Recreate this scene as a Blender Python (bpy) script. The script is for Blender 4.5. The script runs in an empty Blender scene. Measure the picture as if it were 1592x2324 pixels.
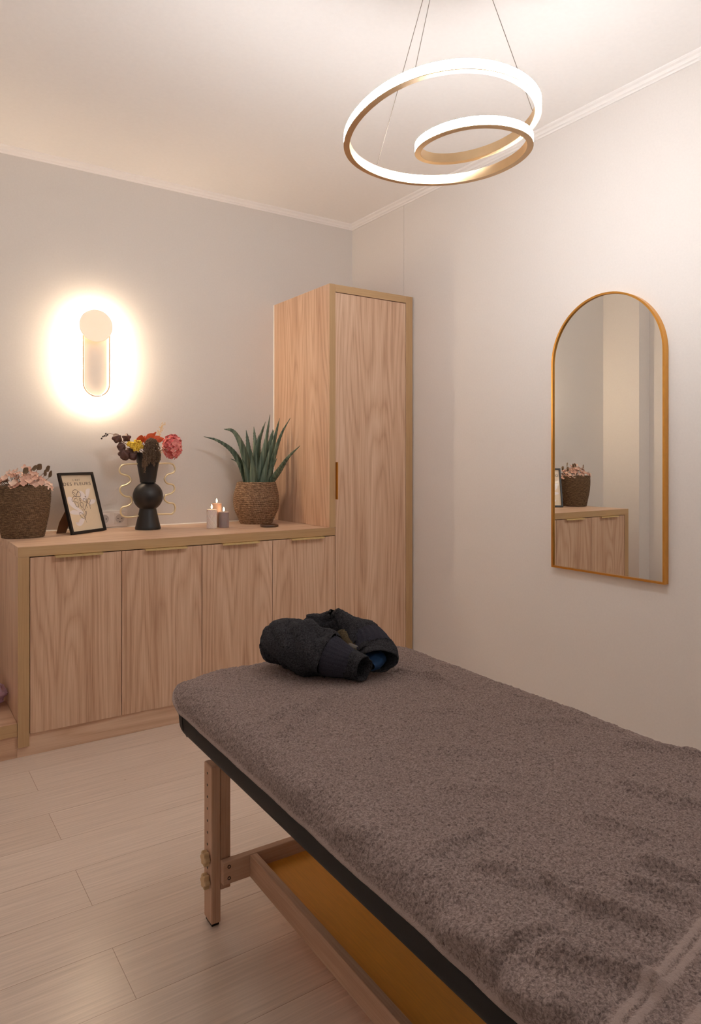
import bpy, bmesh, math, random
import numpy as np
from mathutils import Vector, Matrix

random.seed(7)
RNG = np.random.default_rng(11)
scene = bpy.context.scene
col = scene.collection

# ------------------------------------------------------------------ camera
cd = bpy.data.cameras.new('camera')
cam = bpy.data.objects.new('camera', cd)
col.objects.link(cam)
cam.location = (-2.4526, -3.6284, 1.1795)
cam.rotation_euler = (math.radians(90), 0, math.radians(-33.9134))
cd.sensor_fit = 'HORIZONTAL'
cd.sensor_width = 24.0
cd.lens = 24.0 * 1581.9 / 1592
cd.shift_y = -(1162 - 1045.55) / 1592
cd.clip_start = 0.02
scene.camera = cam

# ------------------------------------------------------------------ light levels
EXPOSURE = 0.38
SCONCE_STRENGTH = 185.0
PENDANT_STRENGTH = 96.0
SCONCE_COLOR = (1.0, 0.77, 0.535)
PENDANT_COLOR = (1.0, 0.99, 0.99)
world = bpy.data.worlds.new('world')
scene.world = world
world.use_nodes = True
world.node_tree.nodes['Background'].inputs[0].default_value = (0.75, 0.85, 1.0, 1)
world.node_tree.nodes['Background'].inputs[1].default_value = 0.3
scene.view_settings.view_transform = 'Standard'
scene.view_settings.look = 'None'
scene.view_settings.exposure = EXPOSURE
scene.view_settings.gamma = 1.0
scene.view_settings.use_curve_mapping = False
scene.cycles.max_bounces = 14
scene.cycles.diffuse_bounces = 8
scene.cycles.glossy_bounces = 6
scene.cycles.sample_clamp_indirect = 8.0
scene.cycles.use_denoising = True

# ------------------------------------------------------------------ helpers
def lin(c):
    return tuple(((v / 255) / 12.92 if v / 255 <= 0.04045 else ((v / 255 + 0.055) / 1.055) ** 2.4) for v in c)

def new_mat(name):
    m = bpy.data.materials.new(name)
    m.use_nodes = True
    nt = m.node_tree
    return m, nt, nt.nodes['Principled BSDF']

def N(nt, t, **kw):
    n = nt.nodes.new(t)
    for k, v in kw.items():
        setattr(n, k, v)
    return n

def ramp(nt, stops):
    r = N(nt, 'ShaderNodeValToRGB')
    e = r.color_ramp.elements
    while len(e) < len(stops):
        e.new(0.5)
    for i, (p, c) in enumerate(stops):
        e[i].position = p
        e[i].color = (*c, 1)
    return r

def plain(name, rgb, rough=0.5, metal=0.0, spec=0.5, var=0.0, vscale=30, bump=0.0, bscale=200, stretch=(1, 1, 1), sheen=0.0, coat=0.0):
    """plain colour with procedural tone variation and fine bump"""
    m, nt, b = new_mat(name)
    c = lin(rgb)
    b.inputs['Roughness'].default_value = rough
    b.inputs['Metallic'].default_value = metal
    b.inputs['Specular IOR Level'].default_value = spec
    b.inputs['Sheen Weight'].default_value = sheen
    b.inputs['Coat Weight'].default_value = coat
    tc = N(nt, 'ShaderNodeTexCoord')
    mp = N(nt, 'ShaderNodeMapping')
    mp.inputs['Scale'].default_value = stretch
    nt.links.new(tc.outputs['Object'], mp.inputs['Vector'])
    nz = N(nt, 'ShaderNodeTexNoise')
    nz.inputs['Scale'].default_value = vscale
    nz.inputs['Detail'].default_value = 3
    nt.links.new(mp.outputs['Vector'], nz.inputs['Vector'])
    v = max(var, 0.01)
    r = ramp(nt, [(0.3, tuple(x * (1 - v) for x in c)), (0.7, tuple(min(1, x * (1 + v)) for x in c))])
    nt.links.new(nz.outputs['Fac'], r.inputs['Fac'])
    nt.links.new(r.outputs['Color'], b.inputs['Base Color'])
    if bump:
        n2 = N(nt, 'ShaderNodeTexNoise')
        n2.inputs['Scale'].default_value = bscale
        n2.inputs['Detail'].default_value = 2
        nt.links.new(mp.outputs['Vector'], n2.inputs['Vector'])
        bp = N(nt, 'ShaderNodeBump')
        bp.inputs['Strength'].default_value = bump
        bp.inputs['Distance'].default_value = 0.004
        nt.links.new(n2.outputs['Fac'], bp.inputs['Height'])
        nt.links.new(bp.outputs['Normal'], b.inputs['Normal'])
    return m

def wood(name, light, mid, dark, axis='z', rings=9.0, rough=0.45, ring_mix=0.55, fine=0.5, size=1.0):
    """oak: contour lines of a stretched noise give the cathedral grain, a very stretched one the fibres"""
    m, nt, b = new_mat(name)
    L, M, Dk = lin(light), lin(mid), lin(dark)
    b.inputs['Roughness'].default_value = rough
    b.inputs['Specular IOR Level'].default_value = 0.35
    tc = N(nt, 'ShaderNodeTexCoord')
    oi = N(nt, 'ShaderNodeObjectInfo')
    add = N(nt, 'ShaderNodeVectorMath', operation='ADD')
    sc_ = N(nt, 'ShaderNodeVectorMath', operation='SCALE')
    cmb = N(nt, 'ShaderNodeCombineXYZ')
    for i in range(3):
        nt.links.new(oi.outputs['Random'], cmb.inputs[i])
    nt.links.new(cmb.outputs[0], sc_.inputs[0])
    sc_.inputs['Scale'].default_value = 13.7
    nt.links.new(tc.outputs['Object'], add.inputs[0])
    nt.links.new(sc_.outputs[0], add.inputs[1])
    ai = 'xyz'.index(axis)
    def mapped(across, along):
        mp = N(nt, 'ShaderNodeMapping')
        s = [across * size] * 3
        s[ai] = along * size
        mp.inputs['Scale'].default_value = s
        nt.links.new(add.outputs[0], mp.inputs['Vector'])
        return mp
    def noise(across, along, detail=2, rough_=0.5, dist=0.0):
        n = N(nt, 'ShaderNodeTexNoise')
        n.inputs['Scale'].default_value = 1.0
        n.inputs['Detail'].default_value = detail
        n.inputs['Roughness'].default_value = rough_
        n.inputs['Distortion'].default_value = dist
        nt.links.new(mapped(across, along).outputs[0], n.inputs['Vector'])
        return n.outputs['Fac']
    def math_(op, a, bb):
        n = N(nt, 'ShaderNodeMath', operation=op)
        for i, v in enumerate((a, bb)):
            if isinstance(v, (int, float)):
                n.inputs[i].default_value = v
            elif v is not None:
                nt.links.new(v, n.inputs[i])
        return n.outputs[0]
    big = noise(6.5, 0.55, 1.0, 0.4, 0.25)
    fib = noise(260, 5.0, 3, 0.6)
    wob = noise(70, 2.0, 2, 0.5)
    r1 = math_('ADD', math_('MULTIPLY', big, rings * 2), math_('MULTIPLY', wob, 0.35))
    fr = math_('FRACT', r1, None)
    # saw-tooth ring: sharp on one side, soft on the other
    tri = math_('POWER', math_('PINGPONG', math_('MULTIPLY', fr, 1.0), 0.5), 1.0)
    tri = math_('POWER', math_('MULTIPLY', tri, 2.0), 1.6)
    tone = noise(9, 0.5, 2, 0.5)
    a = math_('MULTIPLY', tri, ring_mix * 0.55)
    bq = math_('MULTIPLY', math_('SUBTRACT', fib, 0.5), fine)
    cq = math_('MULTIPLY', math_('SUBTRACT', tone, 0.5), 0.75)
    val = math_('ADD', math_('ADD', a, bq), math_('ADD', cq, 0.32))
    r = ramp(nt, [(0.12, L), (0.5, M), (0.95, Dk)])
    nt.links.new(val, r.inputs['Fac'])
    nt.links.new(r.outputs['Color'], b.inputs['Base Color'])
    bp = N(nt, 'ShaderNodeBump')
    bp.inputs['Strength'].default_value = 0.06
    bp.inputs['Distance'].default_value = 0.002
    nt.links.new(fib, bp.inputs['Height'])
    nt.links.new(bp.outputs['Normal'], b.inputs['Normal'])
    return m

def emit(name, rgb, strength):
    m = bpy.data.materials.new(name)
    m.use_nodes = True
    nt = m.node_tree
    nt.nodes.clear()
    e = N(nt, 'ShaderNodeEmission')
    e.inputs['Color'].default_value = (*rgb, 1)
    e.inputs['Strength'].default_value = strength
    o = N(nt, 'ShaderNodeOutputMaterial')
    nt.links.new(e.outputs[0], o.inputs[0])
    return m

def mesh_obj(name, verts, faces, mat=None, parent=None, smooth=False, loc=None, bevel=0.0, mats=None, fmat=None):
    me = bpy.data.meshes.new(name)
    me.from_pydata([tuple(map(float, v)) for v in verts], [], [tuple(map(int, f)) for f in faces])
    me.update()
    if mats:
        for mm in mats:
            me.materials.append(mm)
        if fmat is not None:
            me.polygons.foreach_set('material_index', list(fmat))
    elif mat:
        me.materials.append(mat)
    if smooth:
        me.polygons.foreach_set('use_smooth', [True] * len(me.polygons))
    o = bpy.data.objects.new(name, me)
    col.objects.link(o)
    if parent:
        o.parent = parent
    if loc is not None:
        o.location = loc
    if bevel:
        md = o.modifiers.new('edge', 'BEVEL')
        md.width = bevel
        md.segments = 2
        md.limit_method = 'ANGLE'
        md.angle_limit = math.radians(40)
    return o

class MB:
    """collects shapes for ONE mesh"""
    def __init__(self):
        self.v, self.f, self.m = [], [], []
    def add(self, v, f, mi=0):
        n = len(self.v)
        self.v += [tuple(p) for p in v]
        self.f += [tuple(i + n for i in q) for q in f]
        self.m += [mi] * len(f)
    def box(self, x0, x1, y0, y1, z0, z1, mi=0):
        v = [(x0, y0, z0), (x1, y0, z0), (x1, y1, z0), (x0, y1, z0), (x0, y0, z1), (x1, y0, z1), (x1, y1, z1), (x0, y1, z1)]
        f = [(0, 3, 2, 1), (4, 5, 6, 7), (0, 1, 5, 4), (1, 2, 6, 5), (2, 3, 7, 6), (3, 0, 4, 7)]
        self.add(v, f, mi)
    def prism(self, poly, axis, a, b, mi=0):
        """poly: 2D outline (counter-clockwise), extruded along axis from a to b"""
        n = len(poly)
        def P(p, t):
            if axis == 'x': return (t, p[0], p[1])
            if axis == 'y': return (p[0], t, p[1])
            return (p[0], p[1], t)
        v = [P(p, a) for p in poly] + [P(p, b) for p in poly]
        f = [tuple(range(n))[::-1], tuple(range(n, 2 * n))]
        f += [(i, (i + 1) % n, n + (i + 1) % n, n + i) for i in range(n)]
        self.add(v, f, mi)
    def lathe(self, prof, seg=48, c=(0, 0, 0), mi=0, caps=True):
        v, f = [], []
        for r, z in prof:
            for k in range(seg):
                t = 2 * math.pi * k / seg
                v.append((c[0] + r * math.cos(t), c[1] + r * math.sin(t), c[2] + z))
        for i in range(len(prof) - 1):
            for k in range(seg):
                k2 = (k + 1) % seg
                f.append((i * seg + k, i * seg + k2, (i + 1) * seg + k2, (i + 1) * seg + k))
        if caps:
            f.append(tuple(range(seg))[::-1])
            f.append(tuple((len(prof) - 1) * seg + k for k in range(seg)))
        self.add(v, f, mi)
    def tube(self, pts, rad, seg=10, mi=0, closed=False, flat=1.0, caps=True):
        """round tube along a 3D polyline; rad a number or one per point"""
        P = np.array(pts, float)
        n = len(P)
        R = np.full(n, rad, float) if np.isscalar(rad) else np.array(rad, float)
        if closed:
            T = np.roll(P, -1, 0) - np.roll(P, 1, 0)
        else:
            T = np.gradient(P, axis=0)
        T /= np.linalg.norm(T, axis=1)[:, None] + 1e-12
        ref = np.array([0, 0, 1.0]) if abs(T[0][2]) < 0.9 else np.array([1.0, 0, 0])
        nrm = ref - T[0] * (ref @ T[0]); nrm /= np.linalg.norm(nrm)
        v = []
        for i in range(n):
            nrm = nrm - T[i] * (nrm @ T[i]); nrm /= np.linalg.norm(nrm) + 1e-12
            bi = np.cross(T[i], nrm)
            for k in range(seg):
                t = 2 * math.pi * k / seg
                v.append(tuple(P[i] + R[i] * (math.cos(t) * nrm * flat + math.sin(t) * bi)))
        f = []
        for i in range(n if closed else n - 1):
            j = (i + 1) % n
            for k in range(seg):
                k2 = (k + 1) % seg
                f.append((i * seg + k, i * seg + k2, j * seg + k2, j * seg + k))
        if not closed and caps:
            f.append(tuple(range(seg))[::-1]); f.append(tuple((n - 1) * seg + k for k in range(seg)))
        self.add(v, f, mi)
    def grid(self, G, mi=0):
        """G: array (n, m, 3)"""
        n, m, _ = G.shape
        self.add([tuple(p) for p in G.reshape(-1, 3)], [(i * m + j, i * m + j + 1, (i + 1) * m + j + 1, (i + 1) * m + j) for i in range(n - 1) for j in range(m - 1)], mi)
    def build(self, name, mat=None, parent=None, smooth=False, bevel=0.0, loc=None, mats=None):
        return mesh_obj(name, self.v, self.f, mat, parent, smooth, loc, bevel, mats, self.m if mats else None)

def thing(name, label, cat, loc=(0, 0, 0), group=None, rotz=0.0):
    o = bpy.data.objects.new(name, None)
    o.empty_display_size = 0.05
    col.objects.link(o)
    o.location = loc
    o.rotation_euler = (0, 0, rotz)
    return tag(o, label, cat, group)

def tag(o, label, cat, group=None):
    o['label'] = label
    o['category'] = cat
    if group:
        o['group'] = group
    return o

def structure(o):
    o['kind'] = 'structure'
    return o

def catmull(pts, n=8, closed=False):
    P = [np.array(p, float) for p in pts]
    out = []
    m = len(P)
    for i in range(m if closed else m - 1):
        if closed:
            a, b, c, d = P[i - 1], P[i], P[(i + 1) % m], P[(i + 2) % m]
        else:
            b, c = P[i], P[i + 1]
            a = P[i - 1] if i else 2 * b - c
            d = P[i + 2] if i + 2 < m else 2 * c - b
        for k in range(n):
            t = k / n
            out.append(0.5 * ((2 * b) + (c - a) * t + (2 * a - 5 * b + 4 * c - d) * t * t + (3 * b - a - 3 * c + d) * t ** 3))
    if not closed:
        out.append(P[-1])
    return np.array(out)

def vnoise(x, y, seed=0, n=256):
    """smooth value noise of two coordinate arrays, range -1..1, period n"""
    g = np.random.default_rng(seed).uniform(-1, 1, (n, n))
    xi, yi = np.floor(x).astype(int), np.floor(y).astype(int)
    fx, fy = x - xi, y - yi
    fx = fx * fx * (3 - 2 * fx); fy = fy * fy * (3 - 2 * fy)
    x0, x1, y0, y1 = xi % n, (xi + 1) % n, yi % n, (yi + 1) % n
    return (g[x0, y0] * (1 - fx) + g[x1, y0] * fx) * (1 - fy) + (g[x0, y1] * (1 - fx) + g[x1, y1] * fx) * fy

# ------------------------------------------------------------------ materials of the room
M_wall = plain('wall_paint', (226, 221, 217), rough=0.85, var=0.015, vscale=120, bump=0.12, bscale=450)
M_wall_back = plain('wall_paint_grey_lit', (222, 218, 214), rough=0.85, var=0.015, vscale=120, bump=0.12, bscale=450)  # same wall paint, the back wall's greyer light put into its colour
M_ceil = plain('ceiling_paint', (248, 246, 244), rough=0.9, var=0.01, vscale=60, bump=0.05, bscale=300)
M_trim = plain('cornice_paint', (244, 241, 239), rough=0.6, var=0.01)
OAK_L, OAK_M, OAK_D = (226, 196, 170), (206, 170, 142), (168, 128, 102)
M_oak = wood('oak_laminate', OAK_L, OAK_M, OAK_D, 'z', rings=8, ring_mix=.5, fine=.9)
M_oak_x = wood('oak_laminate_lengthwise', OAK_L, OAK_M, OAK_D, 'x', rings=5)
M_edge_z = wood('oak_edge_band_upright', (196, 164, 124), (182, 148, 108), (150, 118, 82), 'z', rings=2, ring_mix=0.1, fine=0.7)
M_edge_x = wood('oak_edge_band', (196, 164, 124), (182, 148, 108), (150, 118, 82), 'x', rings=2, ring_mix=0.1, fine=0.7)
M_gap = plain('dark_gap', (40, 30, 24), rough=0.9)
M_brass = plain('brushed_brass', (236, 214, 160), rough=0.42, metal=1.0, var=0.05, vscale=80)
M_gold = plain('gold_metal', (222, 165, 84), rough=0.28, metal=1.0, var=0.03, vscale=60)
M_caulk = plain('white_sealant', (240, 234, 226), rough=0.5)

# floor: pale oak planks laid along x
def floor_material():
    m, nt, b = new_mat('pale_oak_planks')
    tc = N(nt, 'ShaderNodeTexCoord')
    mp = N(nt, 'ShaderNodeMapping')
    mp.inputs['Location'].default_value = (0.70, 1.906 + 0.1935 * 20, 0)
    nt.links.new(tc.outputs['Object'], mp.inputs['Vector'])
    br = N(nt, 'ShaderNodeTexBrick')
    br.offset = 0.37
    br.offset_frequency = 2
    br.inputs['Scale'].default_value = 1.0
    br.inputs['Brick Width'].default_value = 1.29
    br.inputs['Row Height'].default_value = 0.1935
    br.inputs['Mortar Size'].default_value = 0.0009
    br.inputs['Mortar Smooth'].default_value = 0.3
    br.inputs['Color1'].default_value = (*lin((229, 214, 201)), 1)
    br.inputs['Color2'].default_value = (*lin((223, 207, 193)), 1)
    br.inputs['Mortar'].default_value = (*lin((176, 156, 140)), 1)
    nt.links.new(mp.outputs[0], br.inputs['Vector'])
    mg = N(nt, 'ShaderNodeMapping')
    mg.inputs['Scale'].default_value = (3.5, 150, 1)
    nt.links.new(tc.outputs['Object'], mg.inputs['Vector'])
    n1 = N(nt, 'ShaderNodeTexNoise')
    n1.inputs['Scale'].default_value = 1.0
    n1.inputs['Detail'].default_value = 4
    n1.inputs['Roughness'].default_value = 0.65
    nt.links.new(mg.outputs[0], n1.inputs['Vector'])
    r = ramp(nt, [(0.25, (0.80, 0.78, 0.77)), (0.7, (1.06, 1.05, 1.04))])
    nt.links.new(n1.outputs['Fac'], r.inputs['Fac'])
    # small knots
    mk = N(nt, 'ShaderNodeMapping')
    mk.inputs['Scale'].default_value = (3.4, 6.0, 1)
    nt.links.new(tc.outputs['Object'], mk.inputs['Vector'])
    vo = N(nt, 'ShaderNodeTexVoronoi')
    vo.inputs['Scale'].default_value = 1.6
    nt.links.new(mk.outputs[0], vo.inputs['Vector'])
    rk = ramp(nt, [(0.012, (0.62, 0.54, 0.48)), (0.03, (1, 1, 1))])
    nt.links.new(vo.outputs['Distance'], rk.inputs['Fac'])
    x1 = N(nt, 'ShaderNodeMix', data_type='RGBA', blend_type='MULTIPLY')
    x1.inputs[0].default_value = 1
    nt.links.new(br.outputs['Color'], x1.inputs[6]); nt.links.new(r.outputs['Color'], x1.inputs[7])
    x2 = N(nt, 'ShaderNodeMix', data_type='RGBA', blend_type='MULTIPLY')
    x2.inputs[0].default_value = 1
    nt.links.new(x1.outputs[2], x2.inputs[6]); nt.links.new(rk.outputs['Color'], x2.inputs[7])
    nt.links.new(x2.outputs[2], b.inputs['Base Color'])
    b.inputs['Roughness'].default_value = 0.24
    b.inputs['Specular IOR Level'].default_value = 0.75
    bp = N(nt, 'ShaderNodeBump')
    bp.inputs['Strength'].default_value = 0.05
    bp.inputs['Distance'].default_value = 0.002
    nt.links.new(n1.outputs['Fac'], bp.inputs['Height'])
    nt.links.new(bp.outputs['Normal'], b.inputs['Normal'])
    return m
M_floor = floor_material()

# ------------------------------------------------------------------ room shell
XW, YF, ZC = -2.69, -4.70, 2.653          # left wall, wall behind the camera, ceiling
def shell(name, mat, boxes, bevel=0):
    b = MB()
    for q in boxes:
        b.box(*q)
    return structure(b.build(name, mat, bevel=bevel))
shell('floor', M_floor, [(XW - .1, .1, YF - .1, .1, -.1, 0)])
shell('ceiling', M_ceil, [(XW - .1, .1, YF - .1, .1, ZC, ZC + .1)])
shell('wall_back', M_wall_back, [(XW, .1, 0, .1, 0, ZC)])
# the right wall: its last half metre by the corner sits a few millimetres further back (the seam above the tall cabinet)
shell('wall_right', M_wall, [(0, .1, YF, -.5230, 0, ZC), (.0005, .1, -.5200, 0, 0, ZC), (.012, .1, -.5230, -.5200, 0, ZC)])
# the left wall is thicker in the corner beside the sideboard
shell('wall_left', M_wall, [(XW - .1, XW, YF, .1, 0, ZC), (XW, -2.555, -.33, 0, 0, ZC)])
shell('wall_front', M_wall, [(XW, .1, YF - .1, YF, 0, ZC)])

def cornice(name, p0, p1, inward):
    """a small two-step moulding between wall and ceiling"""
    prof = [(0, -.030), (.006, -.030), (.009, -.024), (.016, -.021), (.018, -.016), (.021, -.012), (.030, -.008), (.034, -.004), (.034, 0), (0, 0)]
    p0, p1 = np.array(p0, float), np.array(p1, float)
    inw = np.array(inward, float)
    d = (p1 - p0) / np.linalg.norm(p1 - p0)
    v = []
    for (a, z) in prof:
        # mitred ends
        v.append((*(p0 + inw * a + d * a), ZC + z))
    for (a, z) in prof:
        v.append((*(p1 + inw * a - d * a), ZC + z))
    n = len(prof)
    f = [(i, (i + 1) % n, n + (i + 1) % n, n + i) for i in range(n)] + [tuple(range(n)), tuple(range(n, 2 * n))[::-1]]
    return structure(mesh_obj(name, v, f, M_trim))
cornice('trim_1', (0, 0), (-2.555, 0), (0, -1))
cornice('trim_2', (0, YF), (0, 0), (-1, 0))
cornice('trim_3', (XW, -.33), (XW, YF), (1, 0))
cornice('trim_4', (XW, YF), (0, YF), (0, 1))

# ------------------------------------------------------------------ sideboard, worktop, tall cabinet, low shelf
D, CT, TH = .6076, .837, .0407            # depth, worktop height, worktop thickness
XL, XT, XG = -2.0076, -.5528, -.0077      # sideboard left face, tall cabinet left and right faces
DW = .362
X0 = XT + .0372 - 4 * DW                  # left edge of the first door
DZ0, DZ1 = .089, CT - TH - .004

def handle_top(parent, x0, x1, z):
    """L-shaped brass edge pull on a door's upper edge"""
    b = MB()
    b.prism([(-.020, -.0055), (-.0182, -.0055), (-.0182, .0012), (.016, .0012), (.016, .0028), (-.020, .0028)], 'x', x0, x1)
    o = b.build('handle', M_brass, parent, loc=(0, -D, z))
    o['label'] = 'slim brass edge pull'
    return o

sb = thing('sideboard', 'low oak sideboard with four doors and brass edge pulls along the back wall', 'cabinet', ((XL + XT) / 2, -D / 2, 0))
def rel(root, o):
    o.parent = root
    o.location = Vector(o.location) - root.location
    return o
b = MB()
b.box(X0 + .002, XT + .036, -D + .021, -.001, .088, CT - TH - .0005)
rel(sb, b.build('body', M_gap))
b = MB(); b.box(XL, X0 - .0015, -D - .002, -.001, .042, CT - TH - .0003)
sp = rel(sb, b.build('side_panel', None, bevel=.0008, mats=[M_oak, M_edge_z]))
for p in sp.data.polygons:
    p.material_index = 1 if abs(p.normal.y) > .9 else 0
b = MB(); b.box(XL, X0 - .001, -D + .012, -D + .030, 0.0005, .0415); b.box(X0 - .001, XT + .036, -D + .012, -D + .030, 0.0005, .0885)
rel(sb, b.build('plinth', M_oak_x))
HX = [(-1.871, -1.683), (-1.504, -1.316), (-1.144, -.957), (-.781, -.592)]
for i in range(4):
    b = MB(); b.box(X0 + i * DW + .0015, X0 + (i + 1) * DW - .0012, -D + .0015, -D + .0195, DZ0, DZ1)
    d = rel(sb, b.build('door', M_oak, bevel=.0006))
    d.parent = sb
    h = handle_top(d, HX[i][0], HX[i][1], DZ1)

# worktop, mitred into the side panel
b = MB(); b.box(XL, XT + .0355, -D - .002, -.001, CT - TH, CT)
wt = b.build('worktop', None, bevel=.0008, mats=[M_oak_x, M_edge_x])
for p in wt.data.polygons:
    p.material_index = 1 if abs(p.normal.y) > .9 else 0
tag(wt, 'long oak worktop covering the four-door sideboard', 'worktop')
wt_seal = MB(); wt_seal.prism([(-.006, CT + .0002), (-.0005, CT + .0002), (-.0005, CT + .006)], 'x', XL, XT)
wt_seal.build('sealant', M_caulk, wt)

ZT = 2.087
TDZ = 2.046
tcab = thing('tall_cabinet', 'tall narrow oak cabinet standing in the corner at the right end of the sideboard', 'cabinet', ((XT + XG) / 2, -D / 2, 0))
def edge_split(o):
    for p in o.data.polygons:
        p.material_index = 1 if p.normal.y < -.9 else 0
    return o
b = MB(); b.box(XT, XT + .0372, -D - .002, -.001, CT + .0005, ZT)
edge_split(rel(tcab, b.build('side_panel', None, bevel=.0008, mats=[M_oak, M_edge_z])))
b = MB(); b.box(XG - .046, XG, -D - .002, -.001, .0005, ZT)
edge_split(rel(tcab, b.build('side_panel', None, bevel=.0008, mats=[M_oak, M_edge_z])))
b = MB(); b.box(XT + .0374, XG - .0462, -D - .002, -.001, TDZ + .003, ZT)
edge_split(rel(tcab, b.build('top_panel', None, bevel=.0008, mats=[M_oak_x, M_edge_x])))
b = MB(); b.box(XT + .0385, XG - .0475, -D + .021, -.001, .0905, TDZ + .002)
rel(tcab, b.build('body', M_gap))
b = MB(); b.box(XT + .0390, XG - .0475, -D + .0012, -D + .0195, DZ0, TDZ)
td = rel(tcab, b.build('door', M_oak, bevel=.0006))
b = MB(); b.prism([(XT + .0395, -D - .018), (XT + .0425, -D - .018), (XT + .0425, -D + .001), (XT + .0395, -D + .001)], 'z', .981, 1.172)
h = b.build('handle', M_gold, td, loc=(0, 0, 0)); h['label'] = 'upright golden edge pull'
b = MB(); b.box(XT + .038, XG - .0475, -D + .012, -D + .030, .0005, .0885)
rel(tcab, b.build('plinth', M_oak_x))
b = MB(); b.prism([(XT - .004, -.0005), (XT - .0003, -.006), (XT - .0003, -.0005)], 'z', CT + .004, ZT)
rel(tcab, b.build('sealant', M_caulk))

sh = thing('low_shelf', 'low oak shelf board close to the floor at the left end of the sideboard', 'shelf', (-2.28, -.3, 0))
b = MB(); b.box(-2.553, XL - .001, -D + .002, -.001, .089, .140)
s1 = rel(sh, b.build('shelf_board', None, bevel=.0008, mats=[M_oak_x, M_edge_x]))
edge_split(s1)
b = MB(); b.box(-2.553, XL - .0005, -D + .012, -D + .030, .0005, .0885)
rel(sh, b.build('plinth', M_oak_x))

# ------------------------------------------------------------------ wall sconce
M_sc_shell = plain('sconce_white_metal', (238, 230, 220), rough=0.45, var=0.01)
M_sc_led = emit('sconce_led', SCONCE_COLOR, SCONCE_STRENGTH)
def self_lit(name, rgb, glow):
    m = plain(name, rgb, rough=.45, var=.01)
    q = m.node_tree.nodes['Principled BSDF']
    q.inputs['Emission Color'].default_value = (*SCONCE_COLOR, 1)
    q.inputs['Emission Strength'].default_value = glow
    return m
M_disc_glow = self_lit('sconce_disc_added_glow', (242, 226, 205), .34)  # weak emission put into the disc face to brighten it
M_edge_glow = self_lit('sconce_loop_edge', (236, 192, 146), .10)  # slight glow put into the loop's front edge
M_rim = self_lit('sconce_inner_rim', (250, 234, 214), 1.1)
SX = -1.567
sc = thing('wall_sconce', 'glowing wall sconce with a round disc above an upright loop, on the back wall', 'wall lamp', (SX, 0, 1.60))
def stadium(cx, zb, zt, r, n=24):
    """closed outline: half circle below and above; zb, zt are the centres"""
    o = [(cx + r * math.cos(t), zb + r * math.sin(t)) for t in np.linspace(math.pi, 2 * math.pi, n)]
    o += [(cx + r * math.cos(t), zt + r * math.sin(t)) for t in np.linspace(0, math.pi, n)]
    return o
def band(name, outline_o, outline_i, y0, y1, mat, parent):
    b = MB()
    n = len(outline_o)
    v = [(x, y0, z) for x, z in outline_o] + [(x, y0, z) for x, z in outline_i] + [(x, y1, z) for x, z in outline_o] + [(x, y1, z) for x, z in outline_i]
    f = []
    for i in range(n):
        j = (i + 1) % n
        f += [(i, j, n + j, n + i), (2 * n + i, 3 * n + i, 3 * n + j, 2 * n + j), (i, 2 * n + i, 2 * n + j, j), (n + i, n + j, 3 * n + j, 3 * n + i)]
    b.add(v, f)
    return b.build(name, mat, parent)
zb, zt = -.037, .238
so, si = stadium(0, zb, zt, .0660), stadium(0, zb, zt, .0605)
band('loop', so, si, -.047, -.0405, M_edge_glow, sc)
so2, si2 = stadium(0, zb, zt, .0640), stadium(0, zb, zt, .0585)
band('led_strip', so2, si2, -.0402, -.028, M_sc_led, sc)
b = MB()
b.prism(stadium(0, zb, zt, .0563), 'y', -.016, -.0005)
b.build('backplate', M_sc_shell, sc)
band('inner_rim', stadium(0, zb, zt, .0603), stadium(0, zb, zt, .0583), -.0465, -.003, M_rim, sc)
b = MB()
b.lathe([(.076, 0), (.0795, .002), (.0800, .006), (.0795, .010), (.077, .012)], 64)
d = b.build('disc', M_disc_glow, sc, smooth=False)
d.rotation_euler = (math.radians(90), 0, 0)
d.location = (-.006, -.056, .247)
b = MB(); b.lathe([(.018, 0), (.018, .045)], 24)
d = b.build('disc_mount', M_sc_shell, sc); d.rotation_euler = (math.radians(90), 0, 0); d.location = (-.006, -.011, .247)

# ------------------------------------------------------------------ spiral pendant
SP = [(-1.34,-2.431,2.102),(-1.409,-2.363,2.097),(-1.437,-2.279,2.09),(-1.441,-2.173,2.083),(-1.412,-2.058,2.077),(-1.373,-1.978,2.072),
 (-1.306,-1.915,2.067),(-1.202,-1.888,2.062),(-1.099,-1.905,2.057),(-1.011,-1.957,2.053),(-.949,-2.031,2.051),(-.916,-2.127,2.05),
 (-.924,-2.228,2.049),(-.960,-2.312,2.049),(-1.003,-2.355,2.049),(-1.060,-2.376,2.049),(-1.130,-2.369,2.049),(-1.184,-2.336,2.05),
 (-1.216,-2.283,2.053),(-1.229,-2.209,2.058),(-1.218,-2.130,2.065),(-1.180,-2.058,2.076),(-1.119,-2.014,2.086),(-1.056,-2.009,2.094),
 (-.995,-2.040,2.099),(-.956,-2.102,2.102),(-.940,-2.180,2.103),(-.945,-2.255,2.104),(-.975,-2.328,2.104),(-1.012,-2.380,2.104),
 (-1.058,-2.425,2.104),(-1.124,-2.456,2.104),(-1.203,-2.469,2.104),(-1.279,-2.461,2.103)]
for _ in range(2):     # fair the loop
    q = np.array(SP); q = .5 * q + .25 * (np.roll(q, 1, 0) + np.roll(q, -1, 0)); SP = [tuple(p) for p in q]
M_channel = plain('pendant_gold_channel', (228, 200, 160), rough=0.42, metal=1.0, var=0.03)
M_pled = emit('pendant_led', PENDANT_COLOR, PENDANT_STRENGTH)
pc = Vector((-1.17, -2.19, 2.07))
pend = thing('pendant_light', 'large glowing spiral pendant of two linked golden rings hanging from the ceiling', 'pendant lamp', pc)
path = catmull(SP, 10, True)
T = np.roll(path, -1, 0) - np.roll(path, 1, 0)
T[:, 2] = 0
T /= np.linalg.norm(T, axis=1)[:, None]
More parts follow.
